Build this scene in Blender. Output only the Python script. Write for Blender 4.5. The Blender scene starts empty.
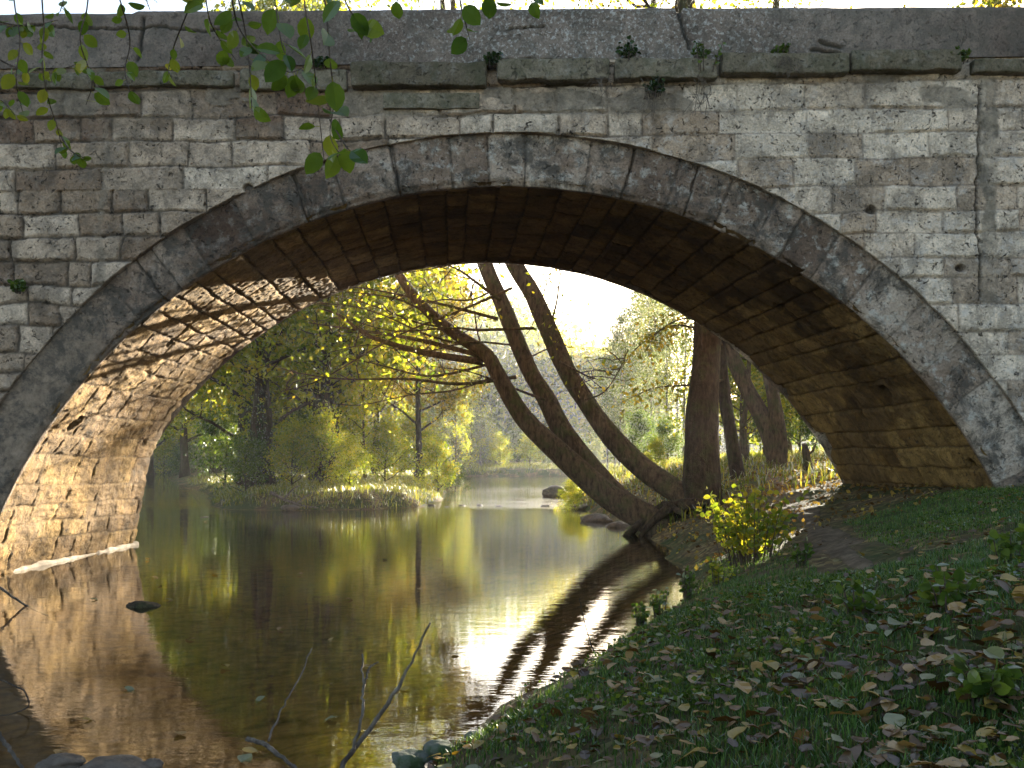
import bpy, math, random
import numpy as np
rng = np.random.default_rng(7); random.seed(7)
SC = bpy.context.scene; COL = SC.collection
F = 995.0; EYE = 1.6; HZ = 456.0                     # focal length in px, eye height over the water, horizon row
def P(x, y, Y): return np.array([(x-512)*Y/F, Y, EYE+(HZ-y)*Y/F])
# ------------------------------------------------------------------ noise
def _h(ix, iy, iz, s):
    n = (ix.astype(np.int64)*374761393 + iy.astype(np.int64)*668265263 + iz.astype(np.int64)*2147483647 + s*1274126177) & 0xffffffff
    n = ((n ^ (n >> 13))*1274126177) & 0xffffffff
    n = ((n ^ (n >> 15))*2246822519) & 0xffffffff
    return ((n ^ (n >> 16)) & 0xffffff)/float(0xffffff)
def vnoise(x, y, z=None, s=0):
    x = np.asarray(x, float); y = np.asarray(y, float); z = np.zeros_like(x) if z is None else np.asarray(z, float)
    xi, yi, zi = np.floor(x), np.floor(y), np.floor(z)
    fx, fy, fz = x-xi, y-yi, z-zi
    u, v, w = fx*fx*(3-2*fx), fy*fy*(3-2*fy), fz*fz*(3-2*fz)
    r = 0
    for a in (0, 1):
        for b in (0, 1):
            for c in (0, 1):
                r = r + _h(xi+a, yi+b, zi+c, s)*(u if a else 1-u)*(v if b else 1-v)*(w if c else 1-w)
    return r*2-1
def fbm(x, y, z=None, s=0, o=4):
    x = np.asarray(x, float); y = np.asarray(y, float)
    r = 0; a = .5
    for k in range(o):
        f = 2.03**k
        r = r + a*vnoise(x*f, y*f, None if z is None else np.asarray(z)*f, s+k); a *= .5
    return r
def sstep(a, b, x):
    t = np.clip((x-a)/(b-a), 0, 1); return t*t*(3-2*t)
# ------------------------------------------------------------------ mesh builder
class MB:
    def __init__(s): s.v = []; s.f4 = []; s.f3 = []; s.n = 0; s.t = []
    def add(s, v, f4=None, f3=None, tint=0.5):
        v = np.asarray(v, float).reshape(-1, 3)
        if f4 is not None and len(f4): s.f4.append(np.asarray(f4, int)+s.n)
        if f3 is not None and len(f3): s.f3.append(np.asarray(f3, int)+s.n)
        s.t.append(np.broadcast_to(np.asarray(tint, float), (len(v),)).copy())
        s.v.append(v); s.n += len(v)
    def mesh(s, name, smooth=False, extra=None):
        me = bpy.data.meshes.new(name)
        V = np.concatenate(s.v); f4 = np.concatenate(s.f4) if s.f4 else np.zeros((0, 4), int); f3 = np.concatenate(s.f3) if s.f3 else np.zeros((0, 3), int)
        me.vertices.add(len(V)); me.vertices.foreach_set('co', V.astype(np.float32).ravel())
        nl = f4.size+f3.size; me.loops.add(nl); me.loops.foreach_set('vertex_index', np.concatenate([f4.ravel(), f3.ravel()]).astype(np.int32))
        me.polygons.add(len(f4)+len(f3))
        st = np.concatenate([np.arange(len(f4))*4, f4.size+np.arange(len(f3))*3]).astype(np.int32)
        me.polygons.foreach_set('loop_start', st)
        me.polygons.foreach_set('use_smooth', np.full(len(st), smooth))
        at = {'tint': np.concatenate(s.t)}
        if extra: at.update(extra)
        for k, a in at.items():
            A = me.attributes.new(k, 'FLOAT', 'POINT'); A.data.foreach_set('value', np.asarray(a, np.float32).ravel())
        me.update(); me.validate(); return me
    def build(s, name, mat, parent=None, smooth=False, extra=None):
        return link(name, s.mesh(name, smooth, extra), mat, parent)
def link(name, me, mat=None, parent=None):
    o = bpy.data.objects.new(name, me); COL.objects.link(o)
    if mat is not None:
        me.materials.clear(); me.materials.append(mat)
    if parent is not None:
        o.parent = parent; q = parent; w = np.zeros(3)
        while q is not None: w += np.array(q.location); q = q.parent
        o.location = -w
    return o
def empty(name, loc=(0, 0, 0)):
    o = bpy.data.objects.new(name, None); o.empty_display_size = .2; COL.objects.link(o); o.location = loc; return o
def tag(o, label, cat, group=None, kind=None):
    o['label'] = label; o['category'] = cat
    if group: o['group'] = group
    if kind: o['kind'] = kind
    return o
def structure(o): o['kind'] = 'structure'; return o
def grid_faces(nr, nc):
    i = np.arange(nr*nc).reshape(nr, nc)
    return np.stack([i[:-1, :-1], i[:-1, 1:], i[1:, 1:], i[1:, :-1]], -1).reshape(-1, 4)
def spline(pts, n):
    p = np.asarray(pts, float); m = len(p)
    if m == 2: return p[0]+(p[1]-p[0])*np.linspace(0, 1, n)[:, None]
    t = np.linspace(0, m-1, n); i = np.minimum(t.astype(int), m-2); u = (t-i)[:, None]
    q = np.vstack([2*p[0]-p[1], p, 2*p[-1]-p[-2]])
    a, b, c, d = q[i], q[i+1], q[i+2], q[i+3]
    return .5*(2*b+(c-a)*u+(2*a-5*b+4*c-d)*u*u+(3*b-a-3*c+d)*u**3)
def tube(mb, path, rad, k=8, tint=.5, rough=0., s=0):
    path = np.asarray(path, float); n = len(path); rad = np.broadcast_to(np.asarray(rad, float), (n,))
    T = np.gradient(path, axis=0); T /= np.linalg.norm(T, axis=1)[:, None]+1e-9
    ref = np.array([0, 0, 1.]) if abs(T[0, 2]) < .9 else np.array([1., 0, 0])
    A = np.cross(T, ref); A /= np.linalg.norm(A, axis=1)[:, None]+1e-9; B = np.cross(T, A)
    th = np.arange(k)*2*np.pi/k
    R = rad[:, None]*np.ones(k)
    if rough:
        R = R*(1+rough*vnoise(np.cos(th)[None]*1.3+s*3.7+0*R, np.sin(th)[None]*1.3+0*R, (np.arange(n)*.35)[:, None]+0*R, s))
    V = path[:, None]+R[..., None]*(np.cos(th)[None, :, None]*A[:, None]+np.sin(th)[None, :, None]*B[:, None])
    i = np.arange(n*k).reshape(n, k); j = np.roll(i, -1, 1)
    f = np.stack([i[:-1], j[:-1], j[1:], i[1:]], -1).reshape(-1, 4)
    V = np.vstack([V.reshape(-1, 3), path[0], path[-1]])
    c0 = n*k; f3 = np.vstack([np.stack([j[0], i[0], np.full(k, c0)], -1), np.stack([i[-1], j[-1], np.full(k, c0+1)], -1)])
    mb.add(V, f, f3, tint)
def rot_rand(n, up=0.):
    d = rng.normal(size=(n, 3)); d[:, 2] += up; d /= np.linalg.norm(d, axis=1)[:, None]
    e = rng.normal(size=(n, 3)); e -= (e*d).sum(1)[:, None]*d; e /= np.linalg.norm(e, axis=1)[:, None]
    return d, e
def leaves4(mb, pos, size, droop=-.3, tint=None, aspect=.62):
    """many rhombic leaves, one quad each, creased by a raised tip"""
    n = len(pos); 
    if n == 0: return
    d, e = rot_rand(n, droop); L = size*rng.uniform(.6, 1.25, n)[:, None]; nn = np.cross(d, e)
    b = pos; tip = pos+d*L; l = pos+d*L*.45+e*L*aspect*.5+nn*L*.1; r = pos+d*L*.45-e*L*aspect*.5+nn*L*.1
    V = np.stack([b, l, tip, r], 1).reshape(-1, 3)
    t = rng.uniform(0, 1, n) if tint is None else np.clip(tint+rng.normal(0, .12, n), 0, 1)
    mb.add(V, np.arange(4*n).reshape(n, 4), None, np.repeat(t, 4))
LW = np.array([0, .3, .47, .46, .3, 0]); LT = np.array([0, .14, .36, .6, .82, 1.])
def big_leaf(mb, base, d, e, L, w=.8, curl=.15, tint=.5, fold=.18, wav=0.):
    """one ovate leaf: two halves folded along the midrib, 6 stations"""
    d = d/np.linalg.norm(d); e = e-np.dot(e, d)*d; e /= np.linalg.norm(e); nn = np.cross(d, e)
    V = []
    for t, ww in zip(LT, LW):
        c = base+d*L*t-nn*L*curl*t*t*1.2
        for s in (-1, 0, 1):
            V.append(c+e*s*ww*w*L+nn*(fold*abs(s)*ww*L*w + (wav*L*random.uniform(-1, 1) if s else 0)))
    f = []
    for i in range(5):
        for k in (0, 1):
            a = i*3+k; f.append((a, a+1, a+4, a+3))
    mb.add(V, f, None, tint)
# ------------------------------------------------------------------ materials
class NT:
    def __init__(s, name):
        m = bpy.data.materials.new(name); m.use_nodes = True; s.m = m; s.t = m.node_tree; s.t.nodes.clear()
        s.out = s.n('ShaderNodeOutputMaterial')
    def n(s, ty, **k):
        nd = s.t.nodes.new(ty)
        for a, v in k.items(): setattr(nd, a, v)
        return nd
    def l(s, a, b): s.t.links.new(a, b)
    def co(s): return s.n('ShaderNodeTexCoord').outputs['Object']
    def noise(s, scale, detail=4, rough=.6, co=None, dist=0., out='Fac'):
        nd = s.n('ShaderNodeTexNoise'); nd.inputs['Scale'].default_value = scale; nd.inputs['Detail'].default_value = detail
        nd.inputs['Roughness'].default_value = rough; nd.inputs['Distortion'].default_value = dist
        s.l(co if co is not None else s.co(), nd.inputs['Vector']); return nd.outputs[out]
    def vor(s, scale, feat='F1', co=None, out='Distance', rnd=1.):
        nd = s.n('ShaderNodeTexVoronoi', feature=feat); nd.inputs['Scale'].default_value = scale; nd.inputs['Randomness'].default_value = rnd
        s.l(co if co is not None else s.co(), nd.inputs['Vector']); return nd.outputs[out]
    def ramp(s, fac, stops, interp='LINEAR'):
        nd = s.n('ShaderNodeValToRGB'); cr = nd.color_ramp; cr.interpolation = interp
        while len(cr.elements) < len(stops): cr.elements.new(.5)
        for e, (p, c) in zip(cr.elements, stops):
            e.position = p; e.color = (c, c, c, 1) if isinstance(c, (int, float)) else (*c, 1)
        s.l(fac, nd.inputs[0]); return nd.outputs[0]
    def attr(s, name): return s.n('ShaderNodeAttribute', attribute_name=name).outputs['Fac']
    def mix(s, fac, a, b, mode='MIX'):
        nd = s.n('ShaderNodeMix', data_type='RGBA', blend_type=mode)
        for sock, v in ((nd.inputs['Factor'], fac), (nd.inputs['A'], a), (nd.inputs['B'], b)):
            if isinstance(v, bpy.types.NodeSocket): s.l(v, sock)
            elif isinstance(v, (int, float)): sock.default_value = v
            else: sock.default_value = (*v, 1)
        return nd.outputs['Result']
    def math(s, op, a, b=None, clamp=False):
        nd = s.n('ShaderNodeMath', operation=op, use_clamp=clamp)
        for i, v in enumerate((a, b)):
            if v is None: continue
            if isinstance(v, bpy.types.NodeSocket): s.l(v, nd.inputs[i])
            else: nd.inputs[i].default_value = v
        return nd.outputs[0]
    def bump(s, h, strength=.5, dist=.02, normal=None):
        nd = s.n('ShaderNodeBump'); nd.inputs['Strength'].default_value = strength; nd.inputs['Distance'].default_value = dist
        s.l(h, nd.inputs['Height'])
        if normal is not None: s.l(normal, nd.inputs['Normal'])
        return nd.outputs[0]
    def principled(s, col, rough=.9, normal=None, spec=.3):
        nd = s.n('ShaderNodeBsdfPrincipled')
        for k, v in (('Base Color', col), ('Roughness', rough), ('Specular IOR Level', spec)):
            if isinstance(v, bpy.types.NodeSocket): s.l(v, nd.inputs[k])
            else: nd.inputs[k].default_value = v if isinstance(v, (int, float)) else (*v, 1)
        if normal is not None: s.l(normal, nd.inputs['Normal'])
        s.l(nd.outputs[0], s.out.inputs['Surface']); return nd
    def pos(s): 
        return s.n('ShaderNodeNewGeometry').outputs['Position']
    def sep(s, v, axis):
        nd = s.n('ShaderNodeSeparateXYZ'); s.l(v, nd.inputs[0]); return nd.outputs[axis]

def stone_mat(name, stops, dark=.5, white=.35, joint_col=(.045, .034, .024), pit=.6, patch_col=(.30, .27, .235), bumpd=.03, jstr=.85, darkc=(.07, .06, .048), whitec=(.60, .58, .53), wsc=5.5):
    t = NT(name); co = t.co()
    base = t.ramp(t.attr('tint'), stops)
    v = t.noise(3.2, 6, .65, co)
    base = t.mix(.8, base, t.ramp(v, [(.25, .38), (.5, 1.0), (.75, 1.4)]), 'MULTIPLY')
    fine = t.noise(38, 5, .7, co)
    base = t.mix(.65, base, t.ramp(fine, [(.28, .35), (.5, 1.), (.72, 1.45)]), 'MULTIPLY')
    # pale lichen crust
    wl = t.math('MULTIPLY', t.ramp(t.noise(wsc, 8, .72, co), [(.52, 0.), (.62, 1.)]), t.attr('pale'))
    base = t.mix(t.math('MULTIPLY', wl, white), base, whitec)
    # joints and mortar repair
    j = t.attr('joint')
    base = t.mix(t.math('MULTIPLY', j, jstr), base, joint_col)
    pm = t.mix(t.ramp(t.noise(9, 8, .72, co), [(.38, .0), (.62, 1.)]), tuple(c*1.15 for c in patch_col), tuple(c*.62 for c in patch_col))
    base = t.mix(t.attr('patch'), base, pm)
    # dark weathering blotches
    dk = t.ramp(t.noise(3.1, 9, .78, co, .4), [(.46, 0.), (.58, 1.)])
    base = t.mix(t.math('MULTIPLY', dk, dark), base, darkc)
    # pits
    pn = t.noise(15, 7, .62, co, .8); pv = t.vor(21, co=t_warp(t, co, .12))
    pits = t.math('MAXIMUM', t.ramp(pn, [(.335, 1.), (.40, 0.)]), t.math('MULTIPLY', t.ramp(pv, [(.10, 1.), (.30, 0.)]), t.ramp(t.noise(4.5, 4, .65, co), [(.50, 0.), (.62, 1.)])))
    pits = t.math('MULTIPLY', pits, t.math('SUBTRACT', 1., t.math('MULTIPLY', t.attr('patch'), .8), True))
    base = t.mix(t.math('MULTIPLY', pits, pit), base, (.035, .028, .02))
    h = t.math('ADD', t.math('MULTIPLY', fine, .55), t.math('MULTIPLY', t.noise(11, 6, .65, co), .9))
    h = t.math('SUBTRACT', h, t.math('MULTIPLY', pits, .9))
    t.principled(base, .92, t.bump(h, .9, bumpd), .15)
    return t.m
def t_warp(t, co, amt):
    nz = t.noise(5, 2, .5, co, out='Color'); nd = t.n('ShaderNodeMix', data_type='RGBA', blend_type='LINEAR_LIGHT'); nd.inputs['Factor'].default_value = amt
    t.l(co, nd.inputs['A']); t.l(nz, nd.inputs['B']); return nd.outputs['Result']
def leaf_mat(name, stops, trans=.5, gloss=.12, vein=False):
    t = NT(name); c = t.ramp(t.attr('tint'), stops)
    c = t.mix(.5, c, t.ramp(t.noise(9, 3, .6), [(.3, .6), (.7, 1.25)]), 'MULTIPLY')
    d = t.n('ShaderNodeBsdfDiffuse'); t.l(c, d.inputs[0])
    tr = t.n('ShaderNodeBsdfTranslucent'); t.l(t.mix(1., c, (1.25, 1.15, .55), 'MULTIPLY'), tr.inputs[0])
    m = t.n('ShaderNodeMixShader'); m.inputs[0].default_value = trans; t.l(d.outputs[0], m.inputs[1]); t.l(tr.outputs[0], m.inputs[2])
    g = t.n('ShaderNodeBsdfGlossy'); g.inputs['Roughness'].default_value = .42; g.inputs[0].default_value = (.9, .9, .9, 1)
    fr = t.n('ShaderNodeFresnel'); fr.inputs[0].default_value = 1.35
    m2 = t.n('ShaderNodeMixShader'); t.l(t.math('MULTIPLY', fr.outputs[0], gloss*1.6, True), m2.inputs[0]); t.l(m.outputs[0], m2.inputs[1]); t.l(g.outputs[0], m2.inputs[2])
    t.l(m2.outputs[0], t.out.inputs[0]); return t.m
def bark_mat(name, c0, c1, moss=.0, scale=1.):
    t = NT(name); co = t.co(); mp = t.n('ShaderNodeMapping'); mp.inputs['Scale'].default_value = (1, 1, .28); t.l(co, mp.inputs[0])
    n1 = t.noise(16*scale, 6, .7, mp.outputs[0]); b = t.mix(t.ramp(n1, [(.35, 0.), (.62, 1.)]), c0, c1)
    b = t.mix(.5, b, t.ramp(t.noise(2.5, 4, .6, co), [(.3, .55), (.7, 1.3)]), 'MULTIPLY')
    if moss: b = t.mix(t.math('MULTIPLY', t.ramp(t.noise(3.1, 5, .7, co), [(.48, 0.), (.62, 1.)]), moss), b, (.06, .075, .02))
    t.principled(b, .9, t.bump(t.math('ADD', n1, t.noise(5, 5, .7, co)), 1., .05), .15); return t.m
GREY = [(0, (.19, .115, .072)), (.3, (.36, .248, .162)), (.65, (.58, .428, .302)), (1, (.76, .595, .44))]
M = {}
M['wall'] = stone_mat('weathered_limestone', GREY, .5, .6, pit=.9, patch_col=(.27, .215, .155), bumpd=.04, whitec=(.62, .53, .45))
M['ring'] = stone_mat('arch_stone', [(0, (.092, .056, .037)), (.45, (.255, .175, .122)), (1, (.65, .51, .385))], .85, .75, pit=.6, patch_col=(.27, .195, .135), bumpd=.04, whitec=(.56, .51, .43))
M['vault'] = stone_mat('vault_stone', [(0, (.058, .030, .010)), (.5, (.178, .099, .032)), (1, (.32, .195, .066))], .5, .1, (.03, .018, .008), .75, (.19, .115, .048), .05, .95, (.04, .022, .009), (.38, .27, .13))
M['parapet'] = stone_mat('rendered_parapet', [(0, (.12, .088, .068)), (.5, (.178, .135, .106)), (1, (.235, .183, .145))], .5, .6, (.04, .035, .028), .35, (.2, .19, .17), .012, .9, (.08, .075, .06), wsc=19)
M['cornice'] = stone_mat('cornice_stone', [(0, (.11, .085, .055)), (.5, (.17, .135, .09)), (1, (.24, .195, .135))], .6, .3, pit=.4, darkc=(.06, .06, .03))
def simple_attr(n): return dict(joint=np.zeros(n), patch=np.zeros(n), pale=np.zeros(n))

# ------------------------------------------------------------------ river plan and terrain
WATER = np.array([(-30, 2.0), (-3, 2.2), (-1, 2.4), (-.36, 3.0), (-.48, 4.2), (-.5, 5.0), (.25, 6.8), (.9, 8.2), (1.6, 10), (2.35, 13), (2.6, 16), (2.8, 20), (2.3, 26), (2.0, 36), (3.2, 50), (4.5, 62), (9, 72), (20, 78), (45, 84), (45, 92), (20, 86),
                  (8, 80), (-2, 78), (-12, 84), (-26, 92), (-38, 92), (-34, 75), (-21, 40), (-15.5, 24), (-11, 19), (-9, 14), (-9, 12), (-14, 9), (-30, 7)], float)
ISLE = np.array([(-8.6, 29.8), (-6, 29.2), (-4, 29.8), (-2.8, 31.5), (-2.6, 36), (-3.1, 47), (-2.9, 62), (-4, 70), (-10, 76), (-20, 78), (-25, 74), (-18, 55), (-12, 40), (-10, 33)], float)
def poly_sd(X, Y, poly):
    X = np.asarray(X, float); Y = np.asarray(Y, float)
    d = np.full(X.shape, 1e9); ins = np.zeros(X.shape, bool); n = len(poly)
    for i in range(n):
        a = poly[i]; b = poly[(i+1) % n]; e = b-a
        t = np.clip(((X-a[0])*e[0]+(Y-a[1])*e[1])/(e@e), 0, 1)
        d = np.minimum(d, np.hypot(X-a[0]-t*e[0], Y-a[1]-t*e[1]))
        c = ((a[1] <= Y) & (b[1] > Y)) | ((b[1] <= Y) & (a[1] > Y))
        xi = a[0]+(Y-a[1])*e[0]/(e[1] if abs(e[1]) > 1e-9 else 1e-9)
        ins ^= c & (X < xi)
    return np.where(ins, -d, d)
HD = np.array([-40, -4, -2, -.8, 0, .35, .8, 1.5, 2.5, 3.5, 5, 7, 10, 20, 60, 400])
HH = np.array([-.75, -.7, -.5, -.22, 0, .22, .42, .66, .92, 1.12, 1.3, 1.48, 1.66, 2.4, 4.2, 6.])
HH_I = np.array([-.75, -.7, -.5, -.25, 0, .2, .38, .5, .55, .6, .65, .7, .75, .9, 1.2, 2.0])
def land_d(X, Y):
    X = np.asarray(X, float); Y = np.asarray(Y, float)
    w = X+.16*vnoise(X*1.1, Y*1.1, s=3); v = Y+.16*vnoise(X*1.1, Y*1.1, s=4)
    a = poly_sd(w, v, WATER); b = -poly_sd(w, v, ISLE)
    return np.maximum(a, b)
def th(X, Y):
    X = np.asarray(X, float); Y = np.asarray(Y, float); d = land_d(X, Y)
    right = sstep(-2, 3, X-np.interp(Y, [0, 20, 60, 80], [-3, 2, 4, 30]))
    right = np.where((Y < 6) & (X > -6), 1., right)
    h = np.interp(d, HD, HH)*right+np.interp(d, HD, HH_I)*(1-right)
    h = h+np.where(d > 0, 1, .5)*(.05*fbm(X*.9, Y*.9, s=11)+.022*vnoise(X*4.5, Y*4.5, s=12))*sstep(-.5, .6, np.abs(d)+.2)
    return h
def thf(x, y): return float(th(np.array([x]), np.array([y]))[0])

# ------------------------------------------------------------------ bridge
D1 = 12.66; D2 = 17.91; S = D1/F; SK = -.062
XC = (504-512)*S; ZC = EYE-(742-HZ)*S; RI = 559*S; RE = 610*S
XCE = (506-512)*S; REC = .075                          # the ring sits behind the wall face by REC
bridge = tag(empty('stone_bridge', (0, D1, 0)), 'old stone arch bridge with weathered block walls and parapet spanning the river', 'bridge')
def courses(zs, x0, x1, wmin, wmax, seed):
    r = np.random.default_rng(seed); out = []
    for k in range(len(zs)-1):
        x = x0-r.uniform(0, wmax); b = [x]
        while x < x1:
            x += r.uniform(wmin, wmax)*(.75 if r.random() < .25 else 1); b.append(x)
        out.append(np.array(b))
    return out
def block_field(u, v, vs, bs, seed, wob=.018, jw=.012, jd=.035, vary=.022, mort=None, lump=1.):
    """u along the course, v across: proud offset, tint, joint of a wall of irregular blocks"""
    un = u+wob*fbm(u*2.2, v*2.2, s=seed, o=3); vn = v+wob*1.3*fbm(u*1.3, v*2.2, s=seed+9, o=3)
    k = np.clip(np.searchsorted(vs, vn)-1, 0, len(vs)-2)
    qv = np.minimum(vn-vs[k], vs[k+1]-vn)
    qu = np.zeros_like(u); bi = np.zeros(u.shape, int)
    for c in range(len(vs)-1):
        m = k == c
        if not m.any(): continue
        b = bs[c]; i = np.clip(np.searchsorted(b, un[m])-1, 0, len(b)-2); bi[m] = i
        qu[m] = np.minimum(un[m]-b[i], b[i+1]-un[m])
    z = np.zeros_like(u)
    t = _h(k+z, bi+z, z, seed); off = _h(k+z, bi+z, z+1, seed)
    rough = fbm(u*14, v*14, s=seed+20, o=3)
    q = 1/(1/(np.maximum(qu, 1e-4))**3+1/(np.maximum(qv, 1e-4))**3)**(1/3.)+rough*.012
    e = sstep(jw*.3, jw*.3+.035, q)
    jdep = jd if mort is None else jd*(1-.55*mort)
    p = (off-.5)*2*vary*e-(1-e)*jdep+.014*rough*(.6+.4*lump)+.014*lump*fbm(u*3.3, v*3.3, s=seed+30, o=3)
    tilt = (_h(k+z, bi+z, z+2, seed)-.5)*.05
    p = p+tilt*(qv-.1)*e
    j = (1-sstep(jw*.2, jw+.012, q))*(1 if mort is None else 1-.45*mort)
    return p, t, j
# front spandrel wall --------------------------------------------------
def wall_grid():
    xs = np.concatenate([np.arange(-17, -7.2, .2), np.arange(-7.2, 7.6, .0165), np.arange(7.6, 17, .2)])
    dx = np.clip(np.abs(xs-XCE), 0, 7.62)
    zb = np.where(np.abs(xs-XCE) < 7.62, ZC+np.sqrt(RE**2-dx**2), -.7)
    zt = 6.62+.012*xs
    n = 400; t = np.linspace(0, 1, n)[:, None]
    Z = zb[None]+(zt-zb)[None]*t; X = np.broadcast_to(xs, Z.shape)
    zs = [6.75]; r = np.random.default_rng(3)
    hs = [.20, .24, .35, .30, .33, .36, .31, .28, .33, .24, .34, .36, .3, .33, .38, .33, .3, .36, .33, .38, .33, .36, .38, .33, .38]
    for h in hs: zs.append(zs[-1]-h)
    zs = np.array(zs[::-1])
    bs = courses(zs, -17, 17, .5, 1.12, 5)
    leftness = sstep(-3., -4.6, X)
    mort = np.clip(sstep(.5, 2.5, X)*.9+.55*sstep(-.1, .35, fbm(X*.8, Z*.8, s=41)), 0, 1)*(1-.7*leftness)
    Zt = Z-.012*X
    p, tt, j = block_field(X, Zt, zs, bs, 5, mort=mort, wob=.035, jd=.034, jw=.010, vary=.024)
    # smaller rubble at the far left
    zs2 = np.cumsum(np.concatenate([[-.9], np.random.default_rng(8).uniform(.2, .38, 36)])); bs2 = courses(zs2, -17, 17, .38, .95, 8)
    p2, t2, j2 = block_field(X, Zt, zs2, bs2, 8, jd=.045, vary=.022, wob=.06)
    w = sstep(-3.55, -3.62, X+.12*np.sign(np.sin(Zt*11)))*(Zt < 5.05)
    p = p*(1-w)+p2*w; tt = tt*(1-w)+t2*w*.8; j = j*(1-w)+j2*w
    # broken stone and the overhang along the arch
    rr = np.hypot(X-XCE, Z-ZC)-RE
    p = p+.03*sstep(.35, .0, rr)*fbm(X*3, Z*3, s=77)
    # mortar repairs
    def band(xc, w, z0, z1, sd):
        ww = w*(1+1.1*fbm(Z*1.7, X*0, s=sd)); c = xc+.10*fbm(Z*1.9, X*0, s=sd+1)+.035*fbm(Z*9+X*2, X*7, s=sd+3)
        return sstep(ww+.03, ww-.01, np.abs(X-c))*sstep(z0-.1, z0+.05, Z)*sstep(z1+.1, z1-.1, Z)
    pa = np.maximum(band(6.05, .085, 3.55, 6.45, 51), band(-5.2, .055, 3.0, 5.9, 55))
    pa = pa*(.45+.5*sstep(-.25, .2, fbm(X*3.1, Z*3.1, s=59)))*np.where(X < 0, .6, 1.)
    pa = np.maximum(pa, .8*sstep(.12, .2, fbm(X*1.1+9, Z*2.3, s=58))*sstep(5.85, 6.0, Zt))          # smeared pointing under the cornice
    pa = np.maximum(pa, .25*sstep(.22, .34, fbm(X*.8+3, Z*1.3, s=63)))
    p = p*(1-.8*pa)+.006*pa
    cr = 5.93+.07*fbm(Z*2.2, Z*0, s=91)+.02*fbm(Z*11, Z*0, s=92)
    crk = sstep(.022, .006, np.abs(X-cr))*sstep(3.4, 3.7, Z)*sstep(6.4, 6.2, Z)
    p = p-.06*crk; j = np.maximum(j*(1-pa), crk)
    hole = np.zeros_like(X)
    for hx, hy, hw in ((872, 210, .055), (248, 188, .05), (960, 268, .05)):
        c = P(hx, hy, D1); hole = np.maximum(hole, sstep(hw*1.3, hw*.5, np.hypot((X-c[0])*.8, Z-c[2])+.02*fbm(X*9, Z*9, s=97)))
    p = p-.10*hole; j = np.maximum(j, hole)
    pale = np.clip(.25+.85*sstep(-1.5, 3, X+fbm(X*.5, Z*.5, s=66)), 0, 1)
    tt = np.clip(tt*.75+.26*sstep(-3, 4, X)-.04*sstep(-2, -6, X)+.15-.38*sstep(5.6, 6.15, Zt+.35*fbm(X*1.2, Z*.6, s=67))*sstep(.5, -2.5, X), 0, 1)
    Yw = D1-p
    # lip turned back along the extrados
    LX, LZ, LY = X[:1], Z[:1]-.0, Yw[:1]
    lip = [(LY+.05, LZ+.0), (LY+.16, LZ-.02)]
    Xa = np.vstack([LX]*2+[X]); Ya = np.vstack([lip[1][0], lip[0][0], Yw]); Za = np.vstack([lip[1][1], lip[0][1], Z])
    pad = lambda A, v: np.vstack([np.full_like(LX, v)]*2+[A])
    mb = MB(); mb.add(np.stack([Xa, Ya, Za], -1).reshape(-1, 3), grid_faces(*Xa.shape), None, np.vstack([tt[:1]]*2+[tt]).ravel())
    return mb, dict(joint=pad(j, .6).ravel(), patch=pad(pa, 0).ravel(), pale=pad(pale, 0).ravel())
mb, ex = wall_grid(); mb.build('spandrel_wall', M['wall'], bridge, True, ex)
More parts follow.
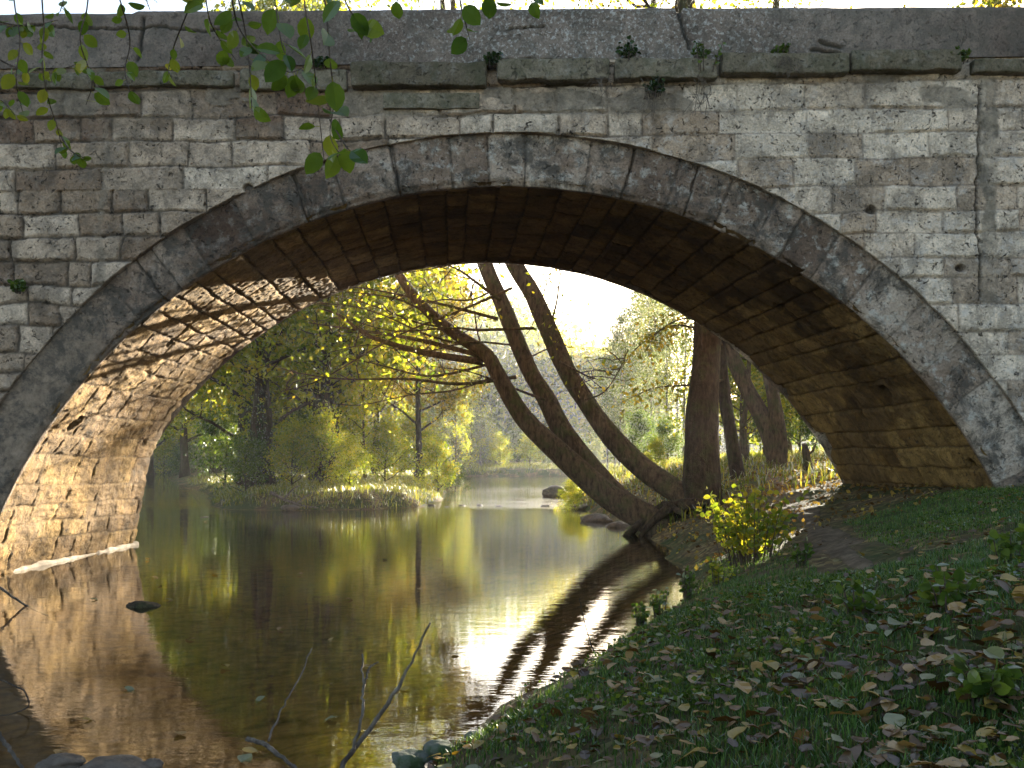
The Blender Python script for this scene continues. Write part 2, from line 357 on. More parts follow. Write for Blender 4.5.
# arch ring ----------------------------------------------------------
def ring_grid():
    th_ = np.arange(-1.36, 1.36, .0024); rr = np.linspace(RI+.0, RE+.10, 46)
    T, R = np.meshgrid(th_, rr)
    r = np.random.default_rng(21); b = [-1.5]
    while b[-1] < 1.5: b.append(b[-1]+r.uniform(.052, .112))
    b = np.array(b); vs = np.array([RI-.6, RE+.5])
    p, tt, j = block_field(T*7.4, R, vs, [b*7.4], 23, jw=.007, jd=.02, vary=.012, wob=.02)
    s2 = sstep(.05, .12, fbm(T*4, R*1.0, s=29)); 
    sm = sstep(-.72, -.86, T+.06*fbm(T*9, R*2, s=25))           # rendered smooth low on the left
    smr = .35*sstep(.62, .8, T+.1*fbm(T*7, R*2, s=27))
    pa = np.clip(sm+smr*.55, 0, 1); p = p*(1-.8*np.maximum(sm, smr)); j = j*(1-np.maximum(sm, smr))
    crk = 0
    for tc, k in ((-.655, .03), (-.19, .01), (-.36, .0), (.215, -.02), (.33, .03)):
        crk = np.maximum(crk, sstep(.020, .005, np.abs((T-tc)*7.4+k*(R-RI)+.035*fbm(R*4, R*0, s=int(99+tc*50)))))
    p = p-.045*crk+.028*fbm(T*26, R*4.5, s=34, o=5)*(1-.6*sm); j = np.maximum(j, crk)
    e = R-RI
    p = p-.055*sstep(.09, .0, e+.05*fbm(T*16, R*3, s=31))-.012*fbm(T*22, R*5, s=36)   # worn arris
    Yv = D1+REC-p
    Rw = R
    X = XC+Rw*np.sin(T); Z = ZC+Rw*np.cos(T)
    back = [(R[:1]*0+RI+.0, D1+REC+.14), (R[:1]*0+RI+.06, D1+REC+.3)]
    bo = 0.
    Xs = [XC+(bk[0]-bo)*np.sin(T[:1]) for bk in back][::-1]; Zs = [ZC+(bk[0]-bo)*np.cos(T[:1]) for bk in back][::-1]; Ys = [np.full_like(T[:1], bk[1]) for bk in back][::-1]
    X = np.vstack(Xs+[X]); Z = np.vstack(Zs+[Z]); Yv = np.vstack(Ys+[Yv])
    crown = np.exp(-((T-.02)/.32)**2)
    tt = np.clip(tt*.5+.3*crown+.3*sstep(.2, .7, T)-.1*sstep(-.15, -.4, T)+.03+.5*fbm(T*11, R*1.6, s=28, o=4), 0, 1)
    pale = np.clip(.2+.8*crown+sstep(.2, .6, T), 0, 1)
    pad = lambda A, v: np.vstack([np.full_like(A[:1], v)]*2+[A])
    m = MB(); m.add(np.stack([X, Yv, Z], -1).reshape(-1, 3), grid_faces(*X.shape), None, pad(tt, .3).ravel())
    return m, dict(joint=pad(j, .0).ravel(), patch=pad(pa, 0).ravel(), pale=pad(pale, 0).ravel())
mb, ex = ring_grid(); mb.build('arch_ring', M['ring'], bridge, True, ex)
# vault -------------------------------------------------------------
def vault_grid():
    a = np.arange(-1.42, 1.36, .0030); y = np.arange(0, D2-D1-REC+.001, .021)
    T, Yl = np.meshgrid(a, y); U = T*RI
    r = np.random.default_rng(31); vs = [-10.5]
    while vs[-1] < 10.5: vs.append(vs[-1]+r.uniform(.26, .46))
    vs = np.array(vs); bs = courses(vs, -1, 7, .45, 1.25, 33)
    p, tt, j = block_field(Yl, U, vs, bs, 35, jw=.008, jd=.03, vary=.010, wob=.025, lump=.3)
    rough = sstep(-.55, -.8, T+.1*fbm(U*.8, Yl*.8, s=38))       # eroded rubble low on the left
    p = p*(1-.5*rough)+rough*(.06*fbm(U*2.4, Yl*.7+U*.5, s=39, o=5)+.024*fbm(U*10, Yl*3.5, s=40))
    p = p+.02*fbm(U*.7, Yl*.5, s=43)+.006*fbm(U*6, Yl*4, s=44)+.011*fbm(U*22, Yl*8, s=42)
    j = j*(1-.55*rough)
    right = sstep(.5, .8, T); p = p+right*.05*fbm(U*1.6, Yl*1.2, s=45); j = j*(1-.4*right)
    hol = np.zeros_like(T); rr = np.random.default_rng(44)
    for _ in range(10):
        hy = rr.uniform(.3, 5.1); hu = rr.uniform(-8.6, -4.2) if rr.random() < .65 else rr.uniform(3, 8); hs = rr.uniform(.05, .11)
        hol = np.maximum(hol, sstep(1.2, .5, np.hypot((Yl-hy)/(hs*rr.uniform(1, 1.8)), (U-hu)/hs)+.9*fbm(U*6, Yl*6, s=46)))
    p = p-.10*hol
    e = np.minimum(Yl, (D2-D1-REC)-Yl)
    p = p-.05*sstep(.10, .0, e+.06*fbm(U*3, Yl*3, s=47))
    # the back edge is ragged
    p = p-.16*sstep(-1.1, -.95, T)*sstep(.5, .0, (D2-D1-REC)-Yl)*sstep(.05, .35, fbm(U*1.4, Yl*.3, s=48))
    R = RI-p-.0+.0
    R = R-.42*sstep(-.95, -1.25, T)*np.clip(Yl/5.2, 0, 1)**1.1                              # battered foot of the left pier
    Yw = D1+REC+.02+Yl; R[-1] += .7; Yw[-1] += .012
    X = XC+SK*Yl+R*np.sin(T); Z = ZC+R*np.cos(T)
    tt = np.clip(tt*.55+.33+.32*fbm(U*3.1, Yl*2.4, s=52)+.25*fbm(U*.5, Yl*.5, s=49)+.12*rough-.34*sstep(-.35, .0, T)+.55*sstep(.3, .85, T)-.5*sstep(.12, .3, fbm(U*1.5, Yl*.7, s=57, o=5))*sstep(.1, .4, T), 0, 1)  # crown tint lowered to paint in its shade; dark streaks right are stains
    pa = np.clip(.75*sstep(.18, .3, fbm(U*.9+5, Yl*.9, s=50))*(np.abs(T) > .45), 0, 1)
    m = MB(); m.add(np.stack([X, Yw, Z], -1).reshape(-1, 3), grid_faces(*X.shape), None, tt.ravel())
    pale = np.clip(.2+.8*rough*sstep(-1.0, -1.25, T), 0, 1)
    return m, dict(joint=np.maximum(j, hol*.6).ravel(), patch=pa.ravel(), pale=pale.ravel())
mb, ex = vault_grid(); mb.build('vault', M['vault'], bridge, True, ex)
# rear spandrel, ring, deck: seen from the side or in the water only
def back_wall():
    xs = np.concatenate([np.arange(-17, -8, .3), np.arange(-8, 8, .1), np.arange(8, 17.1, .3)]); c = XC+SK*(D2-D1)
    dx = np.abs(xs-c); zb = np.where(dx < RI-.05, ZC+np.sqrt(np.maximum(RI**2-dx**2, 0)), -.7); zb = np.maximum(zb, -.7)
    n = 70; t = np.linspace(0, 1, n)[:, None]; zt = 6.62+.012*xs; Z = zb+(zt-zb)*t; X = np.broadcast_to(xs, Z.shape)
    zs = np.arange(-1.2, 7.2, .3); p, tt, j = block_field(X, Z, zs, courses(zs, -17, 17, .45, 1., 71), 72)
    m = MB(); m.add(np.stack([X, D2+.02+p, Z], -1).reshape(-1, 3), grid_faces(*X.shape), None, tt.ravel())
    return m, dict(joint=j.ravel(), patch=0*j.ravel(), pale=0*j.ravel())
mb, ex = back_wall(); mb.build('spandrel_wall', M['wall'], bridge, True, ex)
def parapet(y0, y1, front, seed):
    xs = np.concatenate([np.arange(-17, -7, .1), np.arange(-7, 7.2, .018), np.arange(7.2, 17.01, .1)]); ns = 44
    top = 7.285+.0045*xs+.014*fbm(xs*.7, xs*0, s=seed)+.008*fbm(xs*4, xs*0, s=seed+1)
    top = top-.035*sstep(-4.75, -4.85, xs)-.05*sstep(.05, .01, np.abs(xs-2.13))
    bot = 6.60+.012*xs
    t = np.linspace(0, 1, ns)[:, None]; Z = bot+(top-bot)*t; X = np.broadcast_to(xs, Z.shape)
    p = .012*fbm(X*2, Z*2, s=seed+2)+.005*fbm(X*11, Z*11, s=seed+3)
    p = p-.03*sstep(.05, 0., (top-Z)+.02*fbm(X*8, Z*8, s=seed+4))
    j = np.zeros_like(p)
    def line(x0, z0, x1, z1, w, sd, dep=.05):
        nonlocal p, j
        d = np.array([x1-x0, z1-z0]); L = np.hypot(*d); u = ((X-x0)*d[0]+(Z-z0)*d[1])/L; v = ((X-x0)*d[1]-(Z-z0)*d[0])/L+.05*fbm(u*3.5, u*0, s=sd)+.012*fbm(u*17, u*0, s=sd+1)
        c = sstep(w, w*.4, np.abs(v))*sstep(-.03, .03, u)*sstep(L+.03, L-.03, u)
        p = p-dep*c; j = np.maximum(j, c)
    if front:
        pt = lambda x, y: P(x, y, D1)[[0, 2]]
        for a, b, w in (((145, 18), (140, 62), .03), ((0, 26), (222, 30), .018), ((676, 8), (690, 50), .035), ((508, 31), (545, 26), .014), ((640, 63), (480, 61), .02), ((810, 52), (870, 56), .03), ((818, 44), (842, 50), .03)):
            q0, q1 = pt(*a), pt(*b); line(q0[0], q0[1], q1[0], q1[1], w, int(a[0])+7)
    Yf = y0-p
    X2 = np.vstack([X, xs[None], xs[None]]); Z2 = np.vstack([Z, (top+.004)[None], bot[None]]); Y2 = np.vstack([Yf, np.full((1, len(xs)), y1), np.full((1, len(xs)), y1)])
    pad = lambda A: np.vstack([A, A[-1:]*0, A[-1:]*0])
    tt = np.clip(.5+.9*fbm(X*.6, Z*1.2, s=seed+5), 0, 1); pale = np.clip(sstep(-3, 0, X)*sstep(4.5, 2.5, X), 0, 1)
    m = MB(); m.add(np.stack([X2, Y2, Z2], -1).reshape(-1, 3), grid_faces(*X2.shape), None, pad(tt).ravel())
    return m, dict(joint=pad(j).ravel(), patch=pad(j).ravel()*0, pale=pad(pale).ravel())
mb, ex = parapet(D1-.02, D1+.36, True, 80); mb.build('parapet', M['parapet'], bridge, True, ex)
mb, ex = parapet(D2-.34, D2+.02, False, 85); mb.build('parapet', M['parapet'], bridge, True, ex)
mb = MB(); mb.add([(-17, D1+.3, 6.4), (17, D1+.3, 6.8), (17, D2-.3, 6.8), (-17, D2-.3, 6.4)], [(0, 1, 2, 3)]); mb.build('deck', M['parapet'], bridge, False, simple_attr(4))
# cornice stones: (x0,x1,y_top,y_bottom in photo px on the face, how far it juts)
def rough_box(c, half, seed, n=(22, 8, 7), rnd=.03, amp=.02):
    """box as 6 noise-worn grids, welded by shape"""
    m = MB(); hx, hy, hz = half
    def face(fu, fv, N, Mm):
        u, v = np.meshgrid(np.linspace(-1, 1, N), np.linspace(-1, 1, Mm)); q = np.stack(np.broadcast_arrays(*fu(u, v)), -1).astype(float)
        b = q*np.array([hx, hy, hz]); inner = np.clip(b, -np.array([hx, hy, hz])+rnd, np.array([hx, hy, hz])-rnd); dlt = b-inner
        L = np.linalg.norm(dlt, axis=-1)[..., None]; b = inner+dlt/np.maximum(L, 1e-6)*np.minimum(L, rnd)
        w = b+np.array(c); nz = np.stack([fbm(w[..., 0]*3.5, w[..., 2]*3.5, w[..., 1]*3.5, s=seed+k, o=4) for k in range(3)], -1)
        w = w+nz*amp
        m.add(w.reshape(-1, 3), grid_faces(Mm, N))
    X, Y_, Z_ = n
    face(lambda u, v: (u, -1+0*u, v), None, X, Z_); face(lambda u, v: (u, 1+0*u, v), None, X, Z_)
    face(lambda u, v: (u, v, 1+0*u), None, X, Y_); face(lambda u, v: (u, v, -1+0*u), None, X, Y_)
    face(lambda u, v: (1+0*u, u, v), None, Y_, Z_); face(lambda u, v: (-1+0*u, u, v), None, Y_, Z_)
    return m
CST = [(-330, -215, 84, 104, .1), (-213, -120, 83, 102, .09), (-118, -10, 80, 98, .07), (-8, 96, 74, 90, .06), (98, 236, 72, 88, .07), (240, 348, 70, 91, .08), (351, 488, 66, 90, .13), (497, 610, 63, 84, .12), (613, 716, 62, 82, .12),
       (718, 845, 57, 78, .13), (848, 957, 54, 75, .13), (968, 1060, 62, 76, .08), (1064, 1170, 52, 73, .1), (1174, 1300, 50, 70, .1)]
for i, (x0, x1, y0, y1, jut) in enumerate(CST):
    a = P(x0, y0, D1); b = P(x1, y1, D1); c = ((a[0]+b[0])/2, D1+.12-jut*(.45 if i < 6 else 1), (a[2]+b[2])/2)
    m = rough_box(c, ((b[0]-a[0])/2-.008, .16, (a[2]-b[2])/2), 200+i*7, (60, 10, 12), .035, .03)
    n_ = m.n; m.t = [np.full(n_, rng.uniform(.2, .9))]; o = m.build('cornice_stone', M['cornice'], bridge, True, dict(joint=np.zeros(n_), patch=np.zeros(n_), pale=np.full(n_, .4)))
# lower projecting block
a = P(383, 94, D1); b = P(480, 110, D1)
m = rough_box(((a[0]+b[0])/2, D1+.08, (a[2]+b[2])/2), ((b[0]-a[0])/2, .14, (a[2]-b[2])/2), 311, (50, 8, 10), .02, .015); m.t = [np.full(m.n, .9)]
m.build('cornice_stone', M['cornice'], bridge, True, dict(joint=np.zeros(m.n), patch=np.zeros(m.n), pale=np.full(m.n, .4)))
# pale footing at the waterline of the left pier
def footing():
    y = np.linspace(D1+.02, D2+.05, 160); r0 = RI-.42*np.clip((y-D1-REC)/5.2, 0, 1)**1.1
    xw = XC+SK*(y-D1)-np.sqrt(r0**2-(ZC)**2)
    prof = [(-.25, .06), (.01, .05), (.04, .035), (.055, .012), (.06, -.3)]
    X = np.stack([xw+o+.03*fbm(y*2.5, y*0+o, s=5) for o, z in prof]); Z = np.stack([z+0*y+.05*fbm(y*3.5, y*0+o*3, s=6, o=5) for o, z in prof]); Yv = np.broadcast_to(y, X.shape)
    m = MB(); m.add(np.stack([X, Yv, Z], -1).reshape(-1, 3), grid_faces(*X.shape)); return m
t = NT('pale_concrete'); t.principled(t.mix(t.ramp(t.noise(7, 5, .7), [(.3, 0.), (.7, 1.)]), (.24, .18, .12), (.46, .38, .29)), .85, t.bump(t.noise(25, 4), .5, .02)); M['footing'] = t.m
footing().build('footing', M['footing'], bridge, True)

# ------------------------------------------------------------------ ground and water
def ground():
    x = np.concatenate([np.arange(-260, -60, 40), np.arange(-60, -14, 3), np.arange(-14, -4, .35), np.arange(-4, 9.5, .09), np.arange(9.5, 22, .45), np.arange(22, 60, 3), np.arange(60, 261, 40)])
    y = np.concatenate([np.arange(-60, -6, 6), np.arange(-6, 0, .4), np.arange(0, 24, .09), np.arange(24, 52, .35), np.arange(52, 96, 1.), np.arange(96, 200, 8), np.arange(200, 420, 30)])
    X, Y = np.meshgrid(x, y); Z = th(X, Y); m = MB(); m.add(np.stack([X, Y, Z], -1).reshape(-1, 3), grid_faces(*X.shape))
    return m
t = NT('ground_soil'); co = t.pos(); z = t.sep(co, 2)
soil = t.mix(t.ramp(t.noise(7, 6, .7, co), [(.3, 0.), (.7, 1.)]), (.045, .033, .02), (.13, .092, .052))
lit = t.vor(16, co=co, out='Color'); litc = t.ramp(t.sep(lit, 0), [(0, (.05, .033, .016)), (.4, (.14, .085, .035)), (.75, (.26, .17, .06)), (1, (.34, .27, .12))])
soil = t.mix(t.ramp(t.noise(1.6, 4, .6, co), [(.38, .15), (.62, .75)]), soil, litc)
grn = t.mix(t.noise(11, 4, .6, co), (.018, .034, .01), (.05, .075, .018))
soil = t.mix(t.ramp(t.noise(.9, 5, .65, co), [(.42, 0.), (.58, .8)]), soil, grn)
bedv = t.ramp(t.vor(5.5, co=co), [(0, (.50, .32, .14)), (.3, (.34, .20, .07)), (.7, (.09, .045, .015))])
bed = t.mix(t.ramp(t.noise(2.3, 5, .7, co), [(.35, 0.), (.65, .85)]), bedv, (.45, .27, .09))
under = t.ramp(t.math('ADD', t.math('MULTIPLY', z, 6.), .5, True), [(.2, 1.), (.6, 0.)])
col = t.mix(under, soil, bed)
t.principled(col, .95, t.bump(t.math('ADD', t.noise(14, 5, .7, co), t.math('MULTIPLY', t.sep(lit, 1), .35)), .8, .03), .1); M['ground'] = t.m
structure(ground().build('ground', M['ground'], None, True))
# path: trodden strip
def path():
    pl = spline([(2.75, 7.6), (3.0, 9.4), (3.6, 11.5), (4.3, 14.5), (5.0, 18), (5.9, 22.5), (7.5, 30), (10, 42)], 240); s = np.linspace(-1, 1, 15)
    T = np.gradient(pl, axis=0); N = np.stack([T[:, 1], -T[:, 0]], -1)/np.linalg.norm(T, axis=1)[:, None]
    w = .20+.16*fbm(pl[:, 1]*.9, pl[:, 1]*0, s=2)*2; w = w*np.clip(np.minimum(np.arange(240)/25., 1), .05, 1)
    e = np.stack([.09*fbm(pl[:, 1]*3, 0*pl[:, 1]+k, s=3) for k in (0, 9)], -1)
    Q = pl[:, None]+N[:, None]*(s[None, :, None]*w[:, None, None]); Q[:, 0] += N*e[:, :1]; Q[:, -1] += N*e[:, 1:]
    Z = th(Q[..., 0], Q[..., 1])+.012*(1-s[None]**2)+.004-.03*(np.abs(s[None]) > .95)
    m = MB(); m.add(np.dstack([Q, Z]).reshape(-1, 3), grid_faces(240, 15)); return m
t = NT('trodden_earth'); t.principled(t.mix(t.ramp(t.noise(6, 6, .7), [(.35, 0.), (.65, 1.)]), (.06, .042, .024), (.17, .12, .075)), .95, t.bump(t.noise(22, 5), .7, .02), .1); M['path'] = t.m
structure(path().build('path', M['path'], None, True))
def water():
    m = MB(); m.add([(-90, -20, 0), (90, -20, 0), (90, 110, 0), (-90, 110, 0)], [(0, 1, 2, 3)]); return m
t = NT('river_water'); co = t.pos()
mp = t.n('ShaderNodeMapping'); mp.inputs['Scale'].default_value = (.8, 1.7, 1); t.l(co, mp.inputs[0])
yy = t.sep(co, 1); far = t.ramp(t.math('DIVIDE', yy, 60.), [(.16, .18), (.42, .32), (.52, 1.), (1, .8)])
n1 = t.noise(2.2, 3, .5, mp.outputs[0]); n2 = t.noise(9, 3, .55, mp.outputs[0]); n3 = t.noise(.7, 2, .5, co)
hh = t.math('ADD', t.math('MULTIPLY', n1, .5), t.math('MULTIPLY', n2, .16)); hh = t.math('MULTIPLY', hh, t.math('MULTIPLY', far, t.ramp(n3, [(.3, .55), (.7, 1.2)])))
rif = t.ramp(t.math('DIVIDE', yy, 100.), [(.30, 0.), (.325, 1.), (.40, .35), (.46, .9), (.56, .25)]); hh = t.math('MULTIPLY', hh, t.math('ADD', t.math('MULTIPLY', rif, 3.), 1.))
bn = t.bump(hh, .55, .045)
fr = t.n('ShaderNodeFresnel'); fr.inputs[0].default_value = 1.33; t.l(bn, fr.inputs['Normal'])
gl = t.n('ShaderNodeBsdfGlossy'); gl.inputs['Roughness'].default_value = .015; t.l(bn, gl.inputs['Normal'])
tr = t.n('ShaderNodeBsdfTransparent'); tr.inputs[0].default_value = (.88, .78, .52, 1)
mx = t.n('ShaderNodeMixShader'); t.l(t.math('ADD', t.math('MULTIPLY', fr.outputs[0], 1.4), .05, True), mx.inputs[0]); t.l(tr.outputs[0], mx.inputs[1]); t.l(gl.outputs[0], mx.inputs[2]); t.l(mx.outputs[0], t.out.inputs[0]); M['water'] = t.m
structure(water().build('water', M['water']))

# ------------------------------------------------------------------ vegetation materials
M['bark_dark'] = bark_mat('dark_bark', (.022, .015, .010), (.07, .048, .03), .35)
M['bark_warm'] = bark_mat('alder_bark', (.034, .022, .012), (.13, .088, .052), .5)
M['bark_pale'] = bark_mat('pale_bark', (.10, .09, .075), (.26, .235, .20), .15)
M['dead'] = bark_mat('dead_wood', (.075, .055, .04), (.20, .16, .125), .0)
YG = [(0, (.08, .13, .012)), (.4, (.20, .25, .025)), (.75, (.33, .32, .035)), (1, (.46, .34, .035))]
M['leaf_yg'] = leaf_mat('yellow_green_leaves', YG, .6, .08)
M['leaf_hang'] = leaf_mat('overhanging_leaves', [(0, (.05, .10, .016)), (.5, (.12, .18, .025)), (1, (.30, .28, .04))], .6, .05)
M['leaf_gold'] = leaf_mat('golden_leaves', [(0, (.10, .11, .018)), (.5, (.28, .23, .03)), (1, (.44, .30, .045))], .5)
M['leaf_green'] = leaf_mat('green_leaves', [(0, (.03, .06, .010)), (.5, (.075, .125, .018)), (1, (.15, .20, .03))], .5, .1)
M['leaf_dark'] = leaf_mat('ivy_leaves', [(0, (.010, .024, .008)), (.6, (.026, .052, .014)), (1, (.06, .09, .02))], .3, .15)
M['leaf_grey'] = leaf_mat('grey_green_leaves', [(0, (.06, .085, .04)), (.6, (.12, .15, .06)), (1, (.24, .23, .08))], .45)
M['leaf_fall'] = leaf_mat('fallen_leaves', [(0, (.03, .016, .006)), (.3, (.14, .068, .018)), (.55, (.32, .19, .065)), (.75, (.26, .205, .09)), (.88, (.11, .145, .055)), (1, (.34, .20, .03))], .2, .05)
M['leaf_fall2'] = leaf_mat('golden_litter', [(0, (.06, .03, .01)), (.45, (.17, .095, .03)), (.8, (.32, .21, .05)), (1, (.42, .31, .06))], .3, .05)
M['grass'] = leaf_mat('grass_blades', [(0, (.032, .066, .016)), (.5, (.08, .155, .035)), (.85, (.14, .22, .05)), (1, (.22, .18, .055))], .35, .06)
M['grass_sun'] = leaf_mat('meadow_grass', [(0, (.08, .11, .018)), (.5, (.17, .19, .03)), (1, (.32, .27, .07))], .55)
M['twig'] = bark_mat('twig_bark', (.05, .035, .025), (.12, .085, .06), 0)

# ------------------------------------------------------------------ trees
def grow(seed, H, r0, lean=(0, 0), start=.3, nlimb=14, spread=.45, up=.55, leafn=4000, leaf=.12, clump=.35, sub=3, wob=.04, k=8, tintmid=None, topbias=1., crown_low=None):
    """trunk, limbs and twigs as one wood mesh; leaves in clumps round the twig ends. Base at the origin."""
    r = np.random.default_rng(seed); wood = MB(); lv = MB()
    n = 14; t = np.linspace(0, 1, n); ph = r.uniform(0, 6, 4)
    tr = np.stack([lean[0]*t*t*H+wob*H*np.sin(t*4+ph[0])*t, lean[1]*t*t*H+wob*H*np.sin(t*3.3+ph[1])*t, t*H], -1)
    rad = r0*(1-.88*t)*(1+.55*np.exp(-t*28)); tr[0, 2] -= .25
    tube(wood, tr, rad, k, .5, .18, seed)
    ends = []
    for i in range(nlimb):
        s = start+(1-start)*((i+r.uniform(0, .8))/nlimb)**topbias; s = min(s, .97)
        p0 = np.array([np.interp(s, t, tr[:, c]) for c in range(3)]); az = i*2.4+r.uniform(-.5, .5)
        L = H*spread*(1-.62*max(0, s-start)/(1-start+1e-6))*r.uniform(.65, 1.15)
        d = np.array([math.cos(az), math.sin(az), up*r.uniform(.5, 1.4)]); d /= np.linalg.norm(d)
        m = 7; q = np.linspace(0, 1, m)[:, None]; bend = np.array([0, 0, r.uniform(-.12, .25)*L])
        pa = p0+d*L*q+bend*q*q+r.normal(0, .035*L, (m, 3))*q
        rr = np.interp(s, t, rad)*.45; tube(wood, pa, rr*(1-.85*q[:, 0])+.004, 5)
        for a in range(sub):
            s2 = r.uniform(.3, .95); b0 = p0+d*L*s2+bend*s2*s2; d2 = d+r.normal(0, .65, 3); d2[2] += .1; d2 /= np.linalg.norm(d2); L2 = L*r.uniform(.25, .5)
            pb = b0+d2*L2*np.linspace(0, 1, 5)[:, None]+r.normal(0, .03*L2, (5, 3))*np.linspace(0, 1, 5)[:, None]
            tube(wood, pb, rr*.42*np.linspace(1, .2, 5)+.003, 4)
            ends += [pb[2], pb[3], pb[4]]
        ends += [pa[-1], pa[-2], pa[-3]]
    ends += [tr[-1], tr[-2]]
    ends = np.array(ends)
    if crown_low is not None: ends = ends[ends[:, 2] > crown_low*H]
    if leafn:
        wts = r.gamma(.9, 1., len(ends)); wts /= wts.sum(); idx = r.choice(len(ends), leafn, p=wts)
        ct = r.uniform(.15, .85, len(ends))
        pos = ends[idx]+r.normal(0, 1, (leafn, 3))*clump*np.array([1, 1, .75])*(r.uniform(.5, 1.3, len(ends))[idx])[:, None]
        leaves4(lv, pos, leaf, -.4, ct[idx])
    return wood, lv
PROTO = {}
def proto(key, wm, lm, **kw):
    w, l = grow(**kw); PROTO[key] = (w.mesh(key+'_wood', True), l.mesh(key+'_leaves') if l.n else None, wm, lm)
def plant_tree(key, name, x, y, label, cat='tree', rz=None, sc=1., group=None, sz=1., z=None, first='trunk', second='crown', shareleaf=None):
    w, l, wm, lm = PROTO[key]; e = empty(name, (x, y, thf(x, y) if z is None else z)); tag(e, label, cat, group)
    a = link(first, w, M[wm]); a.parent = e
    if l is not None: b = link(second, l, M[lm]); b.parent = e
    e.rotation_euler = (0, 0, random.uniform(0, 6.28) if rz is None else rz); e.scale = (sc, sc, sc*sz); return e
proto('bankA', 'bark_dark', 'leaf_yg', seed=101, H=12, r0=.24, start=.16, nlimb=22, spread=.34, up=.45, leafn=13000, leaf=.2, clump=.5, sub=4, k=9)
proto('bankB', 'bark_dark', 'leaf_gold', seed=103, H=11, r0=.2, start=.2, nlimb=18, spread=.36, up=.5, leafn=11000, leaf=.2, clump=.52, sub=4)
proto('bankC', 'bark_dark', 'leaf_yg', seed=107, H=13, r0=.26, start=.15, nlimb=24, spread=.32, up=.4, leafn=13000, leaf=.2, clump=.5, sub=4)
proto('slope', 'bark_warm', 'leaf_yg', seed=131, H=6, r0=.09, start=.12, nlimb=22, spread=.4, up=.5, leafn=6500, leaf=.16, clump=.42, sub=4)
proto('birch', 'bark_pale', 'leaf_grey', seed=109, H=16, r0=.13, start=.25, nlimb=26, spread=.16, up=.9, leafn=6000, leaf=.19, clump=.5, sub=3, wob=.02)
proto('thin', 'bark_warm', 'leaf_yg', seed=113, H=10, r0=.09, start=.15, nlimb=18, spread=.25, up=.7, leafn=3600, leaf=.15, clump=.34, sub=3, wob=.03)
proto('bush', 'bark_dark', 'leaf_yg', seed=117, H=2.4, r0=.04, start=.05, nlimb=22, spread=.6, up=.8, leafn=4200, leaf=.11, clump=.2, sub=3)
proto('bush_green', 'bark_dark', 'leaf_green', seed=119, H=2.2, r0=.04, start=.03, nlimb=24, spread=.62, up=.7, leafn=4200, leaf=.11, clump=.2, sub=3)
proto('bush_grey', 'bark_pale', 'leaf_grey', seed=121, H=3.4, r0=.05, start=.03, nlimb=26, spread=.45, up=1., leafn=4500, leaf=.12, clump=.24, sub=4)

# leaning three-stemmed tree behind the bridge ------------------------------
Y0 = 20.2
lt = tag(empty('leaning_tree', (P(650, 520, Y0)[0], Y0, .2)), 'bare three stemmed tree leaning left over the river behind the arch', 'tree')
def stem(px, radpx, Ys, parent, name, mat, k=12, n=40, seed=0, rough=.16):
    pts = [P(x, y, Y) for (x, y), Y in zip(px, Ys)]; pa = spline(pts, n); rd = np.interp(np.linspace(0, 1, n), np.linspace(0, 1, len(radpx)), radpx)*np.interp(np.linspace(0, 1, n), np.linspace(0, 1, len(Ys)), Ys)/F
    m = MB(); tube(m, pa, rd, k, .5, rough, seed); return m.build(name, M[mat], parent, True), pa
def Yl(a, b, n): return np.linspace(a, b, n)
T1 = [(672, 548), (650, 520), (610, 497), (560, 453), (523, 417), (500, 378), (487, 355), (464, 340), (432, 315), (406, 285), (375, 235), (340, 170), (310, 95), (295, 20)]
s1, _ = stem(T1, [18, 15, 12.5, 10.5, 9.3, 8, 7.2, 6.4, 5.6, 5, 4.5, 3.5, 2.5, 1], Yl(20.2, 21.5, 14), lt, 'trunk', 'bark_warm', seed=1)
T2 = [(676, 545), (655, 522), (620, 501), (582, 457), (560, 427), (545, 397), (530, 371), (515, 337), (500, 300), (485, 264), (468, 200), (452, 120), (445, 40), (440, -40)]
s2, _ = stem(T2, [17, 14.5, 12.5, 11, 10, 9.5, 9, 8.5, 8, 8, 7, 5.5, 3.5, 1], Yl(20.4, 23, 14), lt, 'trunk', 'bark_warm', seed=2)
T3 = [(700, 520), (685, 497), (669, 487), (642, 469), (612, 439), (586, 401), (564, 364), (549, 330), (534, 296), (515, 266), (490, 210), (468, 120), (455, 30), (450, -60)]
s3, _ = stem(T3, [14, 12, 11.5, 11, 10.5, 10, 9.5, 9, 8.5, 8.5, 7, 5.5, 3.5, 1], Yl(20.9, 24, 14), lt, 'trunk', 'bark_warm', seed=3)
BR = [([(483, 362), (432, 354), (395, 345), (365, 334), (339, 315), (318, 308)], 4.2), ([(482, 356), (414, 339), (357, 330), (310, 323)], 3.0), ([(516, 377), (462, 384), (406, 379), (342, 379), (290, 372)], 2.2),
      ([(487, 365), (430, 376), (376, 364), (345, 358)], 1.6), ([(534, 328), (480, 330), (451, 328), (395, 331), (350, 320)], 1.8), ([(498, 319), (432, 302), (369, 289), (320, 284)], 2.0),
      ([(512, 288), (459, 311), (395, 337), (322, 379), (280, 392)], 1.7), ([(545, 400), (500, 383), (470, 372), (430, 366)], 1.4), ([(500, 300), (480, 285), (455, 268), (430, 262)], 2.0), ([(560, 362), (575, 370), (592, 378), (604, 380)], 1.4),
      ([(549, 330), (556, 305), (560, 280), (566, 255)], 1.5), ([(485, 352), (478, 335), (474, 310), (470, 290)], 1.3), ([(432, 315), (400, 300), (370, 294), (345, 292)], 1.5), ([(462, 341), (440, 322), (436, 300), (425, 280)], 1.2), ([(585, 400), (604, 392), (618, 372), (628, 350)], 1.0)]
